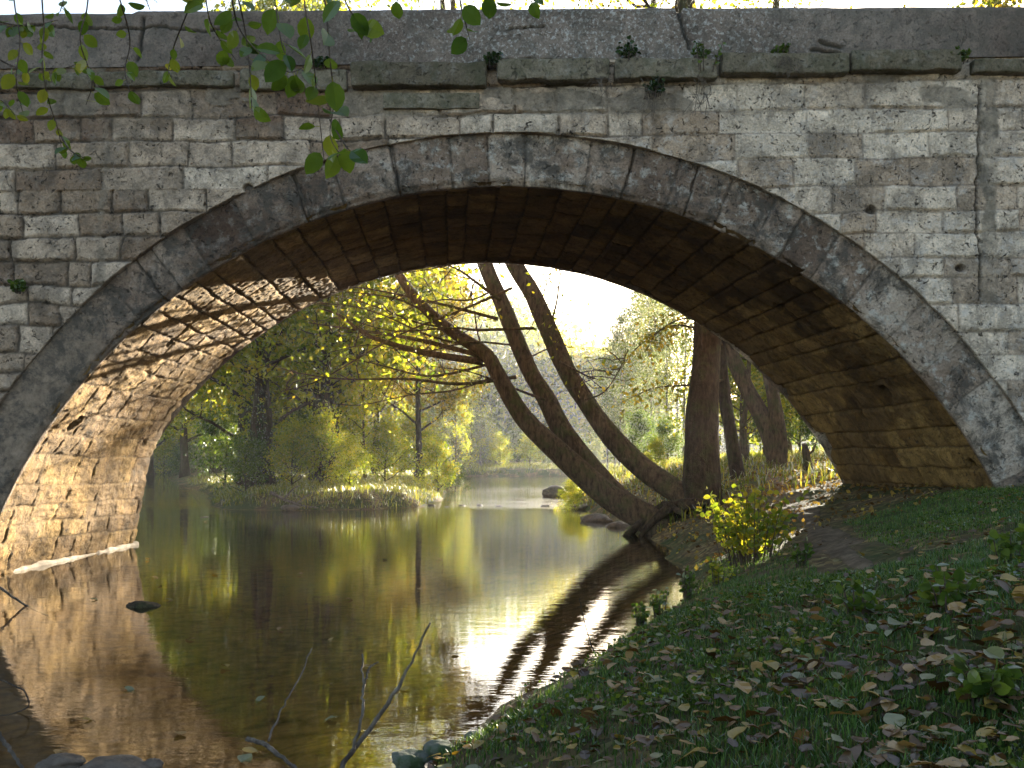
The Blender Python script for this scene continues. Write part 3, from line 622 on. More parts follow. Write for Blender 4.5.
BR += [([(512, 345), (470, 342), (420, 352), (370, 345), (330, 352)], 1.2), ([(500, 375), (455, 390), (410, 395), (360, 405), (320, 402)], 1.3), ([(470, 346), (430, 336), (385, 316), (350, 306), (300, 302)], 1.4), ([(448, 328), (415, 322), (380, 308), (340, 296), (300, 290)], 1.1), ([(525, 360), (545, 350), (560, 345), (575, 348)], 1.), ([(538, 310), (545, 290), (552, 270)], .9), ([(480, 250), (455, 262), (425, 270), (390, 274)], 1.4), ([(495, 290), (470, 300), (440, 300), (405, 310), (370, 322)], 1.2)]
lvb = MB()
for i, (px, w) in enumerate(BR):
    yb = Yl(20.9, 20.9+rng.uniform(-1.2, .8), len(px))
    o, pa = stem(px, [w, w*.75, w*.45, .5], yb, lt, 'branch', 'bark_warm', 6, 26, 20+i, .08)
    for q in range(7):
        m = MB(); b = pa[rng.integers(6, 25)]; d = rng.normal(0, 1, 3); d[2] += .25; d[0] -= .4; d /= np.linalg.norm(d); L = rng.uniform(.4, 1.2)
        tw = b+d*L*np.linspace(0, 1, 5)[:, None]+rng.normal(0, .05, (5, 3)); tw[0] = b; tube(m, tw, np.linspace(.012, .004, 5), 4)
        leaves4(lvb, (tw[rng.integers(1, 5, 7)]+rng.normal(0, .14, (7, 3)))[:3], .10, -.4)
        m.build('twig', M['twig'], o); o.name = 'branch'
# upper crown of the same tree, above the bridge
for tip in (P(295, 20, 21.5), P(440, -40, 23), P(450, -60, 24), P(340, 150, 21.4), P(420, 0, 23), P(480, 60, 23.5)):
    leaves4(lvb, tip+rng.normal(0, 1, (420, 3))*np.array([1.5, 1.5, 1.1]), .12, -.4)
lvb.build('crown', M['leaf_yg'], lt)
m = MB()                                                   # spreading roots in the eroded bank
for i in range(16):
    a = rng.uniform(0, 6.28); b = P(672, 512, 20.3)+np.array([rng.uniform(-.3, .5), rng.uniform(-.3, .5), 0]); L = rng.uniform(.6, 1.4)
    e_ = b+np.array([math.cos(a)*L, math.sin(a)*L*.8, 0]); e_[2] = thf(e_[0], e_[1])-.06; mid = (b+e_)/2+np.array([0, 0, .12])
    tube(m, spline([b+[0, 0, .1], mid, e_], 10), np.linspace(.11, .03, 10), 6, .5, .3, i)
m.build('roots', M['bark_dark'], lt, True)

# traced trunks on the right bank behind the bridge ----------------------
def traced_tree(name, label, stems, crownc, mat, leafm, nleaf, csp, twn=10):
    base = stems[0][0][0]; Yb = stems[0][2]; e = tag(empty(name, (P(base[0], base[1], Yb)[0], Yb, P(base[0], base[1], Yb)[2])), label, 'tree')
    ends = []
    for i, (px, rd, Yb, Yt) in enumerate(stems):
        o, pa = stem(px, rd, Yl(Yb, Yt, len(px)), e, 'trunk', mat, 12, 40, len(name)+i)
        for q in range(twn):
            m = MB(); j = rng.integers(25, 39); b = pa[j]; d = rng.normal(0, 1, 3); d[2] = abs(d[2])*.6+.2; d /= np.linalg.norm(d); L = rng.uniform(1.2, 3.6)
            tw = b+d*L*np.linspace(0, 1, 7)[:, None]+rng.normal(0, .09, (7, 3)); tw[0] = b; tube(m, tw, np.linspace(.05, .008, 7), 5); ends += [tw[-1], tw[-2], tw[-3]]; m.build('limb', M[mat], e)
    ends = np.array(ends); ends = ends[ends[:, 2] > crownc]
    if len(ends):
        l = MB(); leaves4(l, ends[rng.integers(0, len(ends), nleaf)]+rng.normal(0, csp, (nleaf, 3)), .13, -.4); l.build('crown', M[leafm], e)
    return e
def ypx(x, Y):                                               # ground row in px under image column x at depth Y
    X = (x-512)*Y/F; return HZ-(thf(X, Y)-EYE)*F/Y
yb = ypx(702, 20.9)
traced_tree('dark_trunk_tree', 'thick dark upright trunk beside the leaning tree, rising behind the arch', [([(704, yb+14), (703, yb), (702, 455), (703, 410), (706, 370), (708, 330), (708, 270), (700, 180), (690, 90), (684, 5), (680, -90)], [27, 20, 18, 16, 14.5, 13.5, 13, 11, 9, 7, 3], 20.9, 21.6)], 7.4, 'bark_dark', 'leaf_yg', 4500, .7, 22)
yb = ypx(740, 24.5)
traced_tree('slender_tree', 'slender dark trunk just right of the thick upright trunk', [([(742, yb+8), (738, yb), (730, 430), (725, 400), (721, 360), (716, 300), (705, 200), (698, 100), (692, 0), (690, -80)], [10, 7.5, 6.5, 6, 6, 5.5, 5, 4, 3, 1], 24.5, 25)], 7.4, 'bark_dark', 'leaf_gold', 3500, .7, 18)
yb = ypx(778, 27)
traced_tree('forked_tree', 'pale brown tree forking at its base into two stems near the right arch foot', [([(779, yb+8), (778, yb), (768, 430), (752, 398), (735, 362), (715, 320), (690, 260), (660, 160), (655, 40), (650, -70)], [12, 9, 8.5, 8, 7.5, 7, 6.5, 5, 3.5, 1], 27, 28.5), ([(779, yb+8), (779, yb), (778, 430), (773, 395), (765, 340), (760, 250), (765, 140), (775, 20), (780, -80)], [10, 8.5, 8, 7, 6.5, 6, 5, 3.5, 1], 27.1, 27.6)], 7.4, 'bark_warm', 'leaf_gold', 5500, .75, 20)
yb = ypx(722, 33)
traced_tree('sapling', 'thin sapling standing between the slender trunk and the forked tree', [([(749, yb+4), (747, yb), (744, 430), (746, 400), (750, 350), (752, 280), (755, 200)], [3.5, 3, 2.7, 2.5, 2, 1.5, .5], 33, 33)], 4., 'bark_warm', 'leaf_gold', 500, .5, 12)
spr = bpy.data.objects['slender_tree']
for px in ([(722, 345), (700, 330), (672, 326), (640, 345), (618, 372)], [(722, 330), (690, 318), (660, 330), (645, 352)], [(724, 380), (690, 385), (655, 388), (622, 402)]):
    o, pa = stem(px, [1.8, 1.1, .7, .3], Yl(24.6, 22.8, len(px)), spr, 'branch', 'bark_warm', 5, 20, 77)
    lv = MB(); leaves4(lv, pa[rng.integers(7, 20, 130)]+rng.normal(0, .2, (130, 3)), .13, -.5); lv.build('leaves', M['leaf_gold'], o)
# broken stump
yb = ypx(807, 24)
m = MB(); b = P(808, yb+3, 24); tube(m, [b, b+[-.02, 0, .3], b+[-.06, 0, .55], b+[-.09, 0, .72]], [.14, .1, .09, .05], 10, .5, .3, 4)
st = tag(empty('tree_stump', b), 'short broken stump at the foot of the slope, right of the forked tree', 'tree stump'); m.build('stump_wood', M['bark_dark'], st, True)
m = MB(); tube(m, [b+[-.04, 0, .4], b+[.12, -.02, .55], b+[.2, 0, .75]], [.04, .03, .015], 6); m.build('shoot', M['bark_dark'], st)

# island and far banks --------------------------------------------------
GI = 'leafy trees crowding the island bank left of the river'
def X_at(px, Y): return (px-512)*Y/F
for i, (key, px, Y, sc, rz, lab) in enumerate([
    ('bankA', 262, 35, 1.0, .4, 'leafy yellow-green tree with dark trunk near the island tip'), ('bankC', 322, 37, .95, 2., 'ivy dark trunked tree with green crown at the middle of the island bank'),
    ('bankA', 243, 40, .9, 3.3, 'leftmost leafy tree of the island, half behind the arch'), ('bankB', 420, 46, .9, 1.2, 'golden leaved tree behind the island grass, nearest the channel'),
    ('bankB', 375, 52, 1.05, 5., 'golden tree set back in the middle of the island'), ('bankA', 300, 50, 1.1, 2.6, 'tall yellow-green tree behind the ivy trunked tree'),
    ('bankC', 215, 58, 1.1, .9, 'dark green tree at the back left of the island'), ('bankA', 330, 72, 1.1, 4.1, 'tall pale yellow-green tree far back on the island')]):
    plant_tree(key, 'island_tree', X_at(px, Y), Y, lab, 'tree', rz, sc, GI)
# extra dark stems and ivy clumps with the island trees
for i, (px, Y, hpx) in enumerate([(250, 34, 395), (272, 34.5, 400), (313, 36.5, 330), (334, 38, 390), (283, 39, 380)]):
    X = X_at(px, Y); z0 = thf(X, Y); H = EYE+(HZ-hpx)*Y/F-z0; m = MB(); lvx = MB(); p0 = np.array([X, Y, z0-.1])
    pa = spline([p0, p0+[.15*(-1)**i, 0, H*.4], p0+[.1*(-1)**i, .1, H*.75], p0+[.3*(-1)**i, .2, H*1.5]], 14); tube(m, pa, np.linspace(.2, .06, 14), 8, .5, .25, i)
    o = tag(empty('ivy_trunk', p0), ['short dark ivy trunk at the left tip of the island', 'second ivy trunk leaning right at the island tip', 'tall ivy clad trunk in the middle of the island', 'ivy trunk behind the tallest ivy clad one', 'ivy trunk set back between the two clumps'][i], 'tree', 'ivy clad trunks on the island')
    m.build('trunk', M['bark_dark'], o); leaves4(lvx, pa[rng.integers(0, 13, 700)]+rng.normal(0, .22, (700, 3)), .1, -.5); lvx.build('ivy', M['leaf_dark'], o)
GB = 'bushes along the river banks'
for i, (key, px, Y, sc, lab) in enumerate([
    ('bush', 350, 32.5, .62, 'small yellow-green bush on the island front edge'), ('bush', 292, 33, .8, 'round bush under the island trees'), ('bush_green', 246, 32, .7, 'dark green bush at the left tip of the island'),
    ('bush_green', 455, 47, .55, 'low green bush at the right point of the island'), ('bush', 438, 40, .8, 'upright leafy bush on the island point beside the channel'), ('bush_grey', 405, 56, .9, 'grey-green thicket behind the island point'),
    ('bush', 320, 33.5, .9, 'dense yellow-green bush at the foot of the tall ivy trunk'), ('bush', 268, 36, 1.1, 'tall yellow-green bush between the left ivy trunks'), ('bush', 385, 38, .9, 'yellow-green bush under the golden tree on the island'), ('bush_green', 300, 42, 1.3, 'tall green bush behind the island trunks'), ('bush', 345, 44, 1.3, 'tall bright bush behind the slim sapling'), ('bush_green', 225, 42, 1.3, 'green bush at the back left edge of the island'), ('bush', 415, 50, 1.2, 'tall yellow-green bush behind the island point'),
    ('bush_grey', 450, 84, 1.2, 'pale thicket on the far bank left of the channel'), ('bush_grey', 480, 88, 1.25, 'pale thicket on the far bank at the end of the channel'), ('bush_grey', 425, 86, 1.3, 'pale thicket on the far bank behind the island'),
    ('bush', 500, 84, 1., 'yellow-green bush on the far bank in the bend'), ('bush', 530, 85, 1.1, 'bright bush on the far bank right of the bend'), ('bush_green', 560, 88, 1.2, 'dark bush on the far bank behind the leaning stems'),
    ('bush_green', 640, 58, 1.2, 'green bush on the right bank in front of the birches'), ('bush_green', 668, 50, .9, 'low green bush between the leaning stems and dark trunk'), ('bush', 655, 36, .42, 'small yellow bush on the bank behind the leaning tree'),
    ('bush_green', 800, 42, 1.3, 'dark green bush at the top of the right slope'), ('bush_green', 770, 46, 1.2, 'dark bush behind the forked tree'), ('bush_green', 835, 44, 1.5, 'large dark bush nearest the foot of the arch'), ('bush', 580, 34, .42, 'tuft of bright leaves at the waterside left of the leaning tree'), ('bush', 570, 29, .35, 'small sunlit bush on the shore stones under the leaning stems')]):
    plant_tree(key, 'bush', X_at(px, Y), Y, lab, 'bush', None, sc, GB, first='stems', second='foliage')
GF = 'thicket bushes along the far bank'
for i in range(34):
    px = 140+i*17+rng.uniform(-8, 8); Y = rng.uniform(86, 93); k = ['bush_grey', 'bush', 'bush_green', 'bush_grey'][i % 4]
    plant_tree(k, 'thicket_bush', X_at(px, Y), Y, 'leafy thicket bush in the row that closes the view at the far river bank', 'bush', None, rng.uniform(.9, 1.5)*(1 if px < 530 else .62), GF, first='stems', second='foliage')
GS = 'low leafy trees on the slope behind the right arch foot'
for i, (key, px, Y, sc, rz) in enumerate([('slope', 742, 36, 1., .3), ('slope', 765, 40, 1.15, 2.), ('slope', 790, 47, 1.1, 4.), ('slope', 748, 48, 1.1, 5.), ('slope', 778, 52, 1.3, 2.7)]):
    plant_tree(key, 'slope_tree', X_at(px, Y), Y, ['low golden tree between the slender trunk and the forked one', 'low golden tree seen behind the forked trunk', 'low golden tree closing the gap at the arch foot', 'golden tree further up the slope behind the slender trunk', 'tallest low tree at the back of the slope'][i], 'tree', rz, sc, GS)
GP = 'thin birch trees in the grove on the right'
for i, (px, Y, sc) in enumerate([(607, 78, .62), (620, 70, .72), (630, 76, .85), (641, 84, .95), (650, 62, .72), (660, 88, 1.), (668, 60, .75), (676, 80, 1.), (684, 58, .75), (615, 86, .75), (648, 90, 1.05)]):
    plant_tree('birch', 'birch_tree', X_at(px, Y), Y, 'thin pale birch in the hazy grove right of the bright sky gap', 'tree', None, sc, GP)
for i, (px, Y, sc, lab) in enumerate([(395, 60, 1., 'thin leafy sapling behind the golden island tree'), (455, 74, .8, 'thin sapling on the far bank beside the pale thicket'), (470, 86, .9, 'thin tree standing alone at the head of the channel'), (365, 42, .7, 'slim sapling leaning out of the island grass')]):
    plant_tree('thin', 'sapling', X_at(px, Y), Y, lab, 'tree', None, sc)
for i, (px, Y, key, sc, lab) in enumerate([(968, 36, 'bankB', 1.35, 'tall golden tree whose top shows over the right parapet'), (1020, 40, 'bankA', 1.4, 'tall yellow-green tree showing over the far right parapet'), (1110, 34, 'bankC', 1.4, 'tall green tree beyond the right abutment'), (945, 56, 'bankA', 1.4, 'tall tree far up the slope beyond the right end of the bridge'),
                                            (130, 52, 'bankA', 1.45, 'tall tree whose top shows over the left parapet'), (250, 38, 'bankC', 1.4, 'tall tree behind the island tip, showing over the parapet'), (60, 60, 'bankC', 1.3, 'tall green tree on the left bank behind the bridge'), (330, 40, 'bankA', 1.5, 'tallest island tree, its yellow top over the parapet'), (185, 66, 'bankC', 1.1, 'dark tree on the far side of the left channel'), (150, 80, 'bankC', 1.3, 'dark tree at the end of the left channel')]):
    plant_tree(key, 'tall_tree', X_at(px, Y), Y, lab, 'tree', None, sc)
# far woodland: reads as one mass
def far_wood():
    w = MB(); l = MB(); l2 = MB(); r = np.random.default_rng(5)
    for i in range(275):
        Y = r.uniform(135, 185); px = r.uniform(60, 1000) if i < 230 else r.uniform(530, 650); X = X_at(px, Y); top = np.interp(px, [60, 300, 450, 500, 540, 570, 610, 640, 700, 740, 1000], [18, 18, 17.5, 17, 15, 12, 11, 11.5, 5.5, 3.5, 5])*r.uniform(.7, 1.1)*Y/105; z = thf(X, Y)
        tube(w, [(X, Y, z-.2), (X+r.normal(0, .3), Y, z+top*.5), (X+r.normal(0, .6), Y, z+top)], [.16, .1, .02], 5)
        n = 620; pos = np.stack([X+r.normal(0, top*.13, n), Y+r.normal(0, top*.13, n), z+top*(.0+1.*r.beta(1.2, 1.3, n))], -1); leaves4(l if i % 5 < 2 else l2, pos, 1.0, -.3, r.uniform(.1, .9))
    return w, l, l2
w, l, l2 = far_wood(); fw = tag(empty('woodland', (0, 95, 0)), 'hazy yellow-green woodland closing the view beyond the river', 'woodland', kind='stuff')
w.build('trunks', M['bark_warm'], fw); l.build('foliage', M['leaf_grey'], fw); l2.build('foliage', M['leaf_yg'], fw)

# ------------------------------------------------------------------ grass and ground cover
def blades(n, sampler, h, w, bend=.6, tint=None):
    X, Y = sampler(n); n = len(X); Z = th(X, Y)-.01
    hh = h*rng.uniform(.45, 1.3, n); az = rng.uniform(0, 2*np.pi, n); d = np.stack([np.cos(az), np.sin(az), 0*az], -1); e = np.stack([-np.sin(az), np.cos(az), 0*az], -1)
    b = np.stack([X, Y, Z], -1); k = bend*rng.uniform(.2, 1.2, n)[:, None]; u = np.array([0, 0, 1.]); hh = hh[:, None]; ww = w*rng.uniform(.6, 1.3, n)[:, None]
    mid = b+u*hh*.6+d*hh*k*.3; tip = b+u*hh*(1-.25*k)+d*hh*k
    V = np.stack([b-e*ww, b+e*ww, mid+e*ww*.75, mid-e*ww*.75, tip], 1).reshape(-1, 3); i = np.arange(n)*5
    t = rng.uniform(0, 1, n)**1.2 if tint is None else tint(X, Y, n)
    m = MB(); m.add(V, np.stack([i, i+1, i+2, i+3], -1), np.stack([i+3, i+2, i+4], -1), np.repeat(t, 5)); return m
def near_sampler(n):
    Y = 1.7+12.2*rng.uniform(0, 1, n*3)**1.7; X = rng.uniform(-1, 1, n*3)*(.6*Y+.7)
    d = land_d(X, Y); keep = (d > .06) & ((Y < 12.9))
    pc = np.interp(Y, [7.6, 9.4, 11.5, 14.5], [2.75, 3.0, 3.6, 4.3]); onp = np.abs(X-pc) < .34
    keep &= ~(onp & (Y > 7.4))
    dens = np.clip(.5+1.7*fbm(X*.9, Y*.9, s=15)+.25*sstep(1, 4, X), .06, 1); keep &= rng.uniform(0, 1, len(X)) < dens
    return X[keep][:n], Y[keep][:n]
tg = blades(150000, near_sampler, .058, .0028)
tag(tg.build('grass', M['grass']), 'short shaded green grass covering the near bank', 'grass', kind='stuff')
def isle_sampler(n):
    Y = rng.uniform(29, 75, n*4); X = rng.uniform(-13, -2, n*4)*np.where(Y > 45, 1.5, 1); keep = (poly_sd(X, Y, ISLE) < -.05) & (rng.uniform(0, 1, n*4) < 32/Y-.1); return X[keep][:n], Y[keep][:n]
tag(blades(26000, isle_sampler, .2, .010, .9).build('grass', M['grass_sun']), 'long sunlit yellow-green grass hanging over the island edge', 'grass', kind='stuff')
def far_sampler(n):
    Y = np.where(rng.random(n*3) < .5, rng.uniform(78, 92, n*3), rng.uniform(19, 70, n*3)); X = np.where(Y > 77, rng.uniform(-14, 14, n*3), rng.uniform(2, 24, n*3)); keep = (land_d(X, Y) > .1) & (rng.random(n*3) < np.clip(.5+fbm(X*.4, Y*.4, s=16), .1, 1)); return X[keep][:n], Y[keep][:n]
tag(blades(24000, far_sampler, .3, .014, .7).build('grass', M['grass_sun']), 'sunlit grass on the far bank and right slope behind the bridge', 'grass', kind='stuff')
# low broad-leaved plants between the blades
def cover(n, sampler, L, tint=None, hmax=.1):
    X, Y = sampler(n); n = len(X); m = MB(); pos = np.stack([X, Y, th(X, Y)+rng.uniform(.01, hmax, n)], -1); leaves4(m, pos, L, .1, tint, .75); return m
def patch_sampler(n):
    X, Y = near_sampler(n*3); k = fbm(X*1.1, Y*1.1, s=18) > .02; return X[k][:n], Y[k][:n]
tag(cover(14000, patch_sampler, .028, None, .07).build('ground_cover', M['leaf_green']), 'low broad leaved weeds among the near grass', 'ground cover', kind='stuff')

# leaf litter: the individual leaves nearest the eye, the rest as stuff
def litter_sampler(n, y0, y1, pw):
    Y = y0+(y1-y0)*rng.uniform(0, 1, n*4)**pw; X = rng.uniform(-.55, .55, n*4)*Y; keep = (land_d(X, Y) > .05); dens = np.clip(.45+1.3*fbm(X*.9+5, Y*.9, s=19)+.35*sstep(5.5, 2.4, Y)-.3*sstep(5, 8, Y), .04, 1); keep &= rng.random(n*4) < dens; return X[keep][:n], Y[keep][:n]
def leaf_mesh(name, w, curl, fold, wav, tint):
    m = MB(); big_leaf(m, np.array([-.5, 0, 0.]), np.array([1., 0, 0]), np.array([0, 1., 0]), 1., w, curl, tint, fold, wav)
    tube(m, [(-.78, .04, .03), (-.62, .0, .01), (-.5, 0, 0)], [.012, .012, .014], 4, tint); return m.mesh(name, True)
LK = [('brown', 'dry brown fallen leaf curled on the shaded grass', .2), ('tan', 'pale tan fallen leaf lying on the shaded grass', .56), ('grey_green', 'grey-green fallen leaf showing its pale underside on the grass', .82), ('dark', 'dark rotting fallen leaf flat in the shaded grass', .06), ('yellow', 'yellowish brown fallen leaf on the shaded grass', .97)]
LM = {k: [leaf_mesh('leaf_'+k, rng.uniform(.6, .95), rng.uniform(-.1, .35), rng.uniform(.05, .5), .05, tt) for _ in range(4)] for k, _, tt in LK}
Xs, Ys = litter_sampler(300, 1.95, 6.5, 1.35); Zs = th(Xs, Ys)
for x, y, z in zip(Xs, Ys, Zs):
    k = rng.choice(5, p=[.34, .2, .18, .2, .08]); me = LM[LK[k][0]][rng.integers(4)]
    o = link('fallen_leaf', me, None); 
    if not me.materials: me.materials.append(M['leaf_fall'])
    s = rng.uniform(.05, .12)*(1.1 if y < 3.6 else .85); o.location = (x, y, z+.035+.12*s); o.rotation_euler = (rng.normal(0, .35), rng.normal(0, .35), rng.uniform(0, 6.28)); o.scale = (s, s, s)
    tag(o, LK[k][1], 'leaf', 'fallen leaves on the near bank')
m = MB(); Xs, Ys = litter_sampler(3800, 1.95, 11., 1.55); Zs = th(Xs, Ys)
for x, y, z in zip(Xs, Ys, Zs):
    a = rng.uniform(0, 6.28); big_leaf(m, np.array([x, y, z+rng.uniform(.02, .06)]), np.array([math.cos(a), math.sin(a), rng.normal(0, .25)]), np.array([-math.sin(a), math.cos(a), rng.normal(0, .25)]), rng.uniform(.03, .085), rng.uniform(.55, .95), rng.uniform(-.1, .3), rng.choice([.05, .15, .25, .3, .55, .82, .97]), rng.uniform(.05, .4), .05)
tag(m.build('leaf_litter', M['leaf_fall']), 'fallen leaves scattered thinly through the grass further back', 'leaf litter', kind='stuff')
def slope_sampler(n):
    Y = rng.uniform(12, 45, n*4); X = rng.uniform(2.3, 22, n*4); k = (land_d(X, Y) > .1) & (rng.random(n*4) < 18/Y); return X[k][:n], Y[k][:n]
m = cover(16000, slope_sampler, .075, None, .04); tag(m.build('leaf_litter', M['leaf_fall2']), 'yellow and brown leaf litter on the slope behind the bridge', 'leaf litter', kind='stuff')

# ------------------------------------------------------------------ small plants
def leafy_plant(name, label, base, H, W, ns, leafL, mat, cat='plant', group=None, stiff=.3, per=9, tint=None):
    e = tag(empty(name, base), label, cat, group); base = np.array(base, float); st = MB(); lv = MB()
    for i in range(ns):
        a = rng.uniform(0, 6.28); R = W*rng.uniform(.1, 1.)*.5; h = H*rng.uniform(.45, 1.05)
        pa = spline([base+[R*.55*math.cos(a), R*.55*math.sin(a), -.02], base+[R*.75*math.cos(a), R*.75*math.sin(a), h*.6], base+[R*math.cos(a), R*math.sin(a), h]], 8); tube(st, pa, np.linspace(.006, .002, 8)*max(1, H), 4)
        for j in range(per):
            b = pa[rng.integers(2, 8)]; d = rng.normal(0, 1, 3); d[2] = d[2]*.4+.1; big_leaf(lv, b, d, rng.normal(0, 1, 3), leafL*rng.uniform(.6, 1.2), .75, .15, rng.uniform(.2, 1) if tint is None else tint, .15)
    st.build('stems', M['twig'], e); lv.build('leaves', M[mat], e); return e
b = np.array([2.68, 11.1, 0]); b[2] = thf(b[0], b[1])
leafy_plant('leafy_shrub', 'sunlit yellow-green leafy shrub at the bank edge under the arch', b, .8, 1.25, 62, .075, 'leaf_yg', 'shrub', per=16)
for px, Y, H, lab in [(718, 9.2, .34, 'low sunlit weed at the water side of the bright shrub'), (690, 9., .3, 'small shaded weed hanging over the water beside the shrub'), (660, 8.6, .28, 'thin shaded weed on the bank edge left of the shrub'), (640, 8.2, .22, 'lowest weed on the water edge'), (800, 8.6, .25, 'short sunlit weed right of the bright shrub')]:
    X = X_at(px, Y); leafy_plant('weed', lab, (X, Y, thf(X, Y)), H, H*.9, 10, .05, 'leaf_green' if px != 718 else 'leaf_yg', 'plant', 'weeds on the bank edge')
for px, py, H, lab in [(1010, 560, .2, 'pale green broad leaved weed at the right edge of the grass'), (950, 590, .2, 'broad leaved weed in the grass left of the edge one'), (985, 640, .16, 'low dark weed in the right grass'), (860, 575, .2, 'upright weed in the middle of the grass'), (905, 700, .12, 'small flat weed among the leaves')]:
    Y = 995*(EYE-1.0)/(py-HZ); X = X_at(px, Y); leafy_plant('weed', lab, (X, Y, thf(X, Y)), H, H*1.2, 9, .06, 'leaf_green', 'plant', 'weeds in the near grass')
GW = 'plants rooted in the bridge joints'
for px, py, H, mat, lab in [(703, 72, .24, 'leaf_green', 'largest green plant rooted on the cornice below the parapet crack'), (625, 62, .16, 'leaf_dark', 'dark plant on the cornice left of the largest one'), (655, 95, .12, 'leaf_dark', 'small plant in the joint under the cornice'), (958, 64, .12, 'leaf_green', 'small plant at the cornice end on the right'), (780, 58, .1, 'leaf_green', 'tiny plant on the cornice in the middle right'), (492, 66, .1, 'leaf_dark', 'tiny plant in the cornice gap above the crown of the arch'), (20, 292, .09, 'leaf_green', 'tiny bright plant in the wall at the far left'), (320, 68, .09, 'leaf_dark', 'tiny dark plant on the left cornice')]:
    leafy_plant('wall_plant', lab, P(px, py, D1-.1), H*1.5, H*2.2, 14, .06, mat, 'plant', GW)
for px, py, lab in [(600, 80, 'dry straw tuft hanging from the cornice above the arch'), (652, 100, 'dry brown tuft hanging under the small plant'), (785, 60, 'dry straw tuft on the cornice at middle right'), (700, 95, 'dry stalks hanging below the largest wall plant')]:
    e = tag(empty('dry_tuft', P(px, py, D1-.12)), lab, 'dry grass', 'dry tufts on the bridge'); m = MB(); b = P(px, py, D1-.1)
    for i in range(26):
        q = b+[rng.normal(0, .07), -.02, 0]; dz = rng.choice([-1, 1], p=[.65, .35])*rng.uniform(.08, .3); tube(m, spline([q, q+[rng.normal(0, .03), -.06, dz*.3+.04], q+[rng.normal(0, .07), -.08, dz]], 6), .0032, 3)
    m.build('stalks', M['dead'], e)

# ------------------------------------------------------------------ overhanging branch, top left
ot = tag(empty('overhanging_tree', (-3.6, .6, thf(-3.6, .6))), 'tree beside the viewer whose leafy twigs hang across the upper left of the bridge', 'tree')
m = MB(); b = np.array([-3.6, .6, thf(-3.6, .6)-.1]); tube(m, spline([b, b+[.1, .1, 1.2], b+[.3, .5, 2.4], b+[.2, .8, 4.6]], 16), np.linspace(.13, .06, 16), 9, .5, .2, 3); m.build('trunk', M['bark_warm'], ot, True)
m = MB(); limb = spline([b+[.25, .45, 2.2], (-2.9, 2.2, 3.5), (-2.2, 3.6, 3.95), (-1.2, 4.1, 3.95), (-.2, 4.2, 3.9)], 24); tube(m, limb, np.linspace(.05, .008, 24), 6); m.build('limb', M['bark_warm'], ot, True)
TW = [([(10, -60), (14, 0), (20, 40), (16, 80), (24, 118)], 4.3, .07, 8, .5), ([(84, -60), (88, 0), (80, 40), (92, 80), (86, 105)], 4.2, .07, 7, .45), ([(300, -60), (304, 0), (312, 50), (318, 105), (324, 160)], 3.8, .09, 6, .4), ([(200, -60), (206, 0), (214, 30), (236, 60)], 4., .08, 6, .5), ([(-30, 10), (0, 22), (30, 26), (58, 20)], 4.3, .065, 7, .4), ([(40, -70), (42, 0), (44, 30), (42, 60), (47, 95), (58, 130), (62, 152)], 4.2, .055, 11, .55), ([(-40, 30), (0, 60), (30, 70), (65, 68), (84, 60)], 4.4, .05, 12, .5), ([(-30, 90), (0, 100), (15, 115)], 4.3, .055, 6, .5), ([(60, 135), (70, 150), (84, 158)], 4.2, .055, 5, .4),
      ([(215, -70), (190, 5), (176, 40), (170, 62), (168, 75)], 4.0, .06, 5, .6), ([(100, -60), (120, 0), (130, 40), (125, 70), (130, 92)], 4.1, .06, 5, .35), ([(222, -60), (232, 0), (240, 30), (262, 55), (288, 72), (306, 66)], 3.9, .085, 10, .3), ([(232, -50), (245, 30), (250, 75), (252, 112)], 3.9, .075, 5, .45),
      ([(270, -60), (275, 0), (282, 45), (290, 60)], 3.8, .1, 6, .25), ([(318, -60), (326, 10), (330, 60), (334, 100), (330, 135), (340, 155)], 3.8, .095, 5, .3), ([(330, -60), (345, 0), (360, 22), (372, 30)], 3.8, .09, 5, .3), ([(452, -60), (460, 0), (466, 25), (470, 40)], 3.8, .085, 4, .25), ([(486, -60), (490, -10), (492, 6)], 3.8, .08, 2, .2),
      ([(150, -60), (145, -10), (150, 10)], 4.0, .06, 4, .4), ([(70, -60), (64, -5), (60, 12)], 4.1, .06, 5, .5), ([(390, -60), (392, -15), (398, 2)], 3.9, .07, 2, .4), ([(330, 120), (345, 145), (352, 152)], 3.8, .09, 2, .3), ([(520, -60), (526, -12), (532, 2)], 3.8, .07, 3, .2)]
for i, (px, Y, L, nl, tm) in enumerate(TW):
    pts = [P(x, y, Y+.12*math.sin(j*1.7+i)) for j, (x, y) in enumerate(px)]
    if px[0][1] < -40: pts = [limb[np.argmin(np.linalg.norm(limb-pts[0], axis=1))]]+pts
    pa = spline(pts, 26); m = MB(); tube(m, pa, np.linspace(.0045, .0016, 26), 5); tw = m.build('twig', M['twig'], ot)
    lv = MB()
    nl = int(nl*1.6); L = L*1.0
    for q in range(nl):
        j = int(np.interp(q+.5, [0, nl], [9, 25])); b = pa[j]; d = np.array([rng.normal(0, .6), rng.normal(0, .5), -.55+rng.normal(0, .35)]); e_ = np.array([rng.normal(.8, .4), rng.normal(0, .6), rng.normal(0, .3)])
        d /= np.linalg.norm(d); b2 = b+d*L*.22; tube(lv, [b, (b+b2)/2, b2], .0012, 3, .9); big_leaf(lv, b2, d, e_, L*rng.uniform(.7, 1.15), .72, rng.uniform(.0, .3), np.clip(tm+rng.normal(0, .2), 0, 1), rng.uniform(.05, .3), .015)
    lv.build('leaves', M['leaf_hang'], tw)

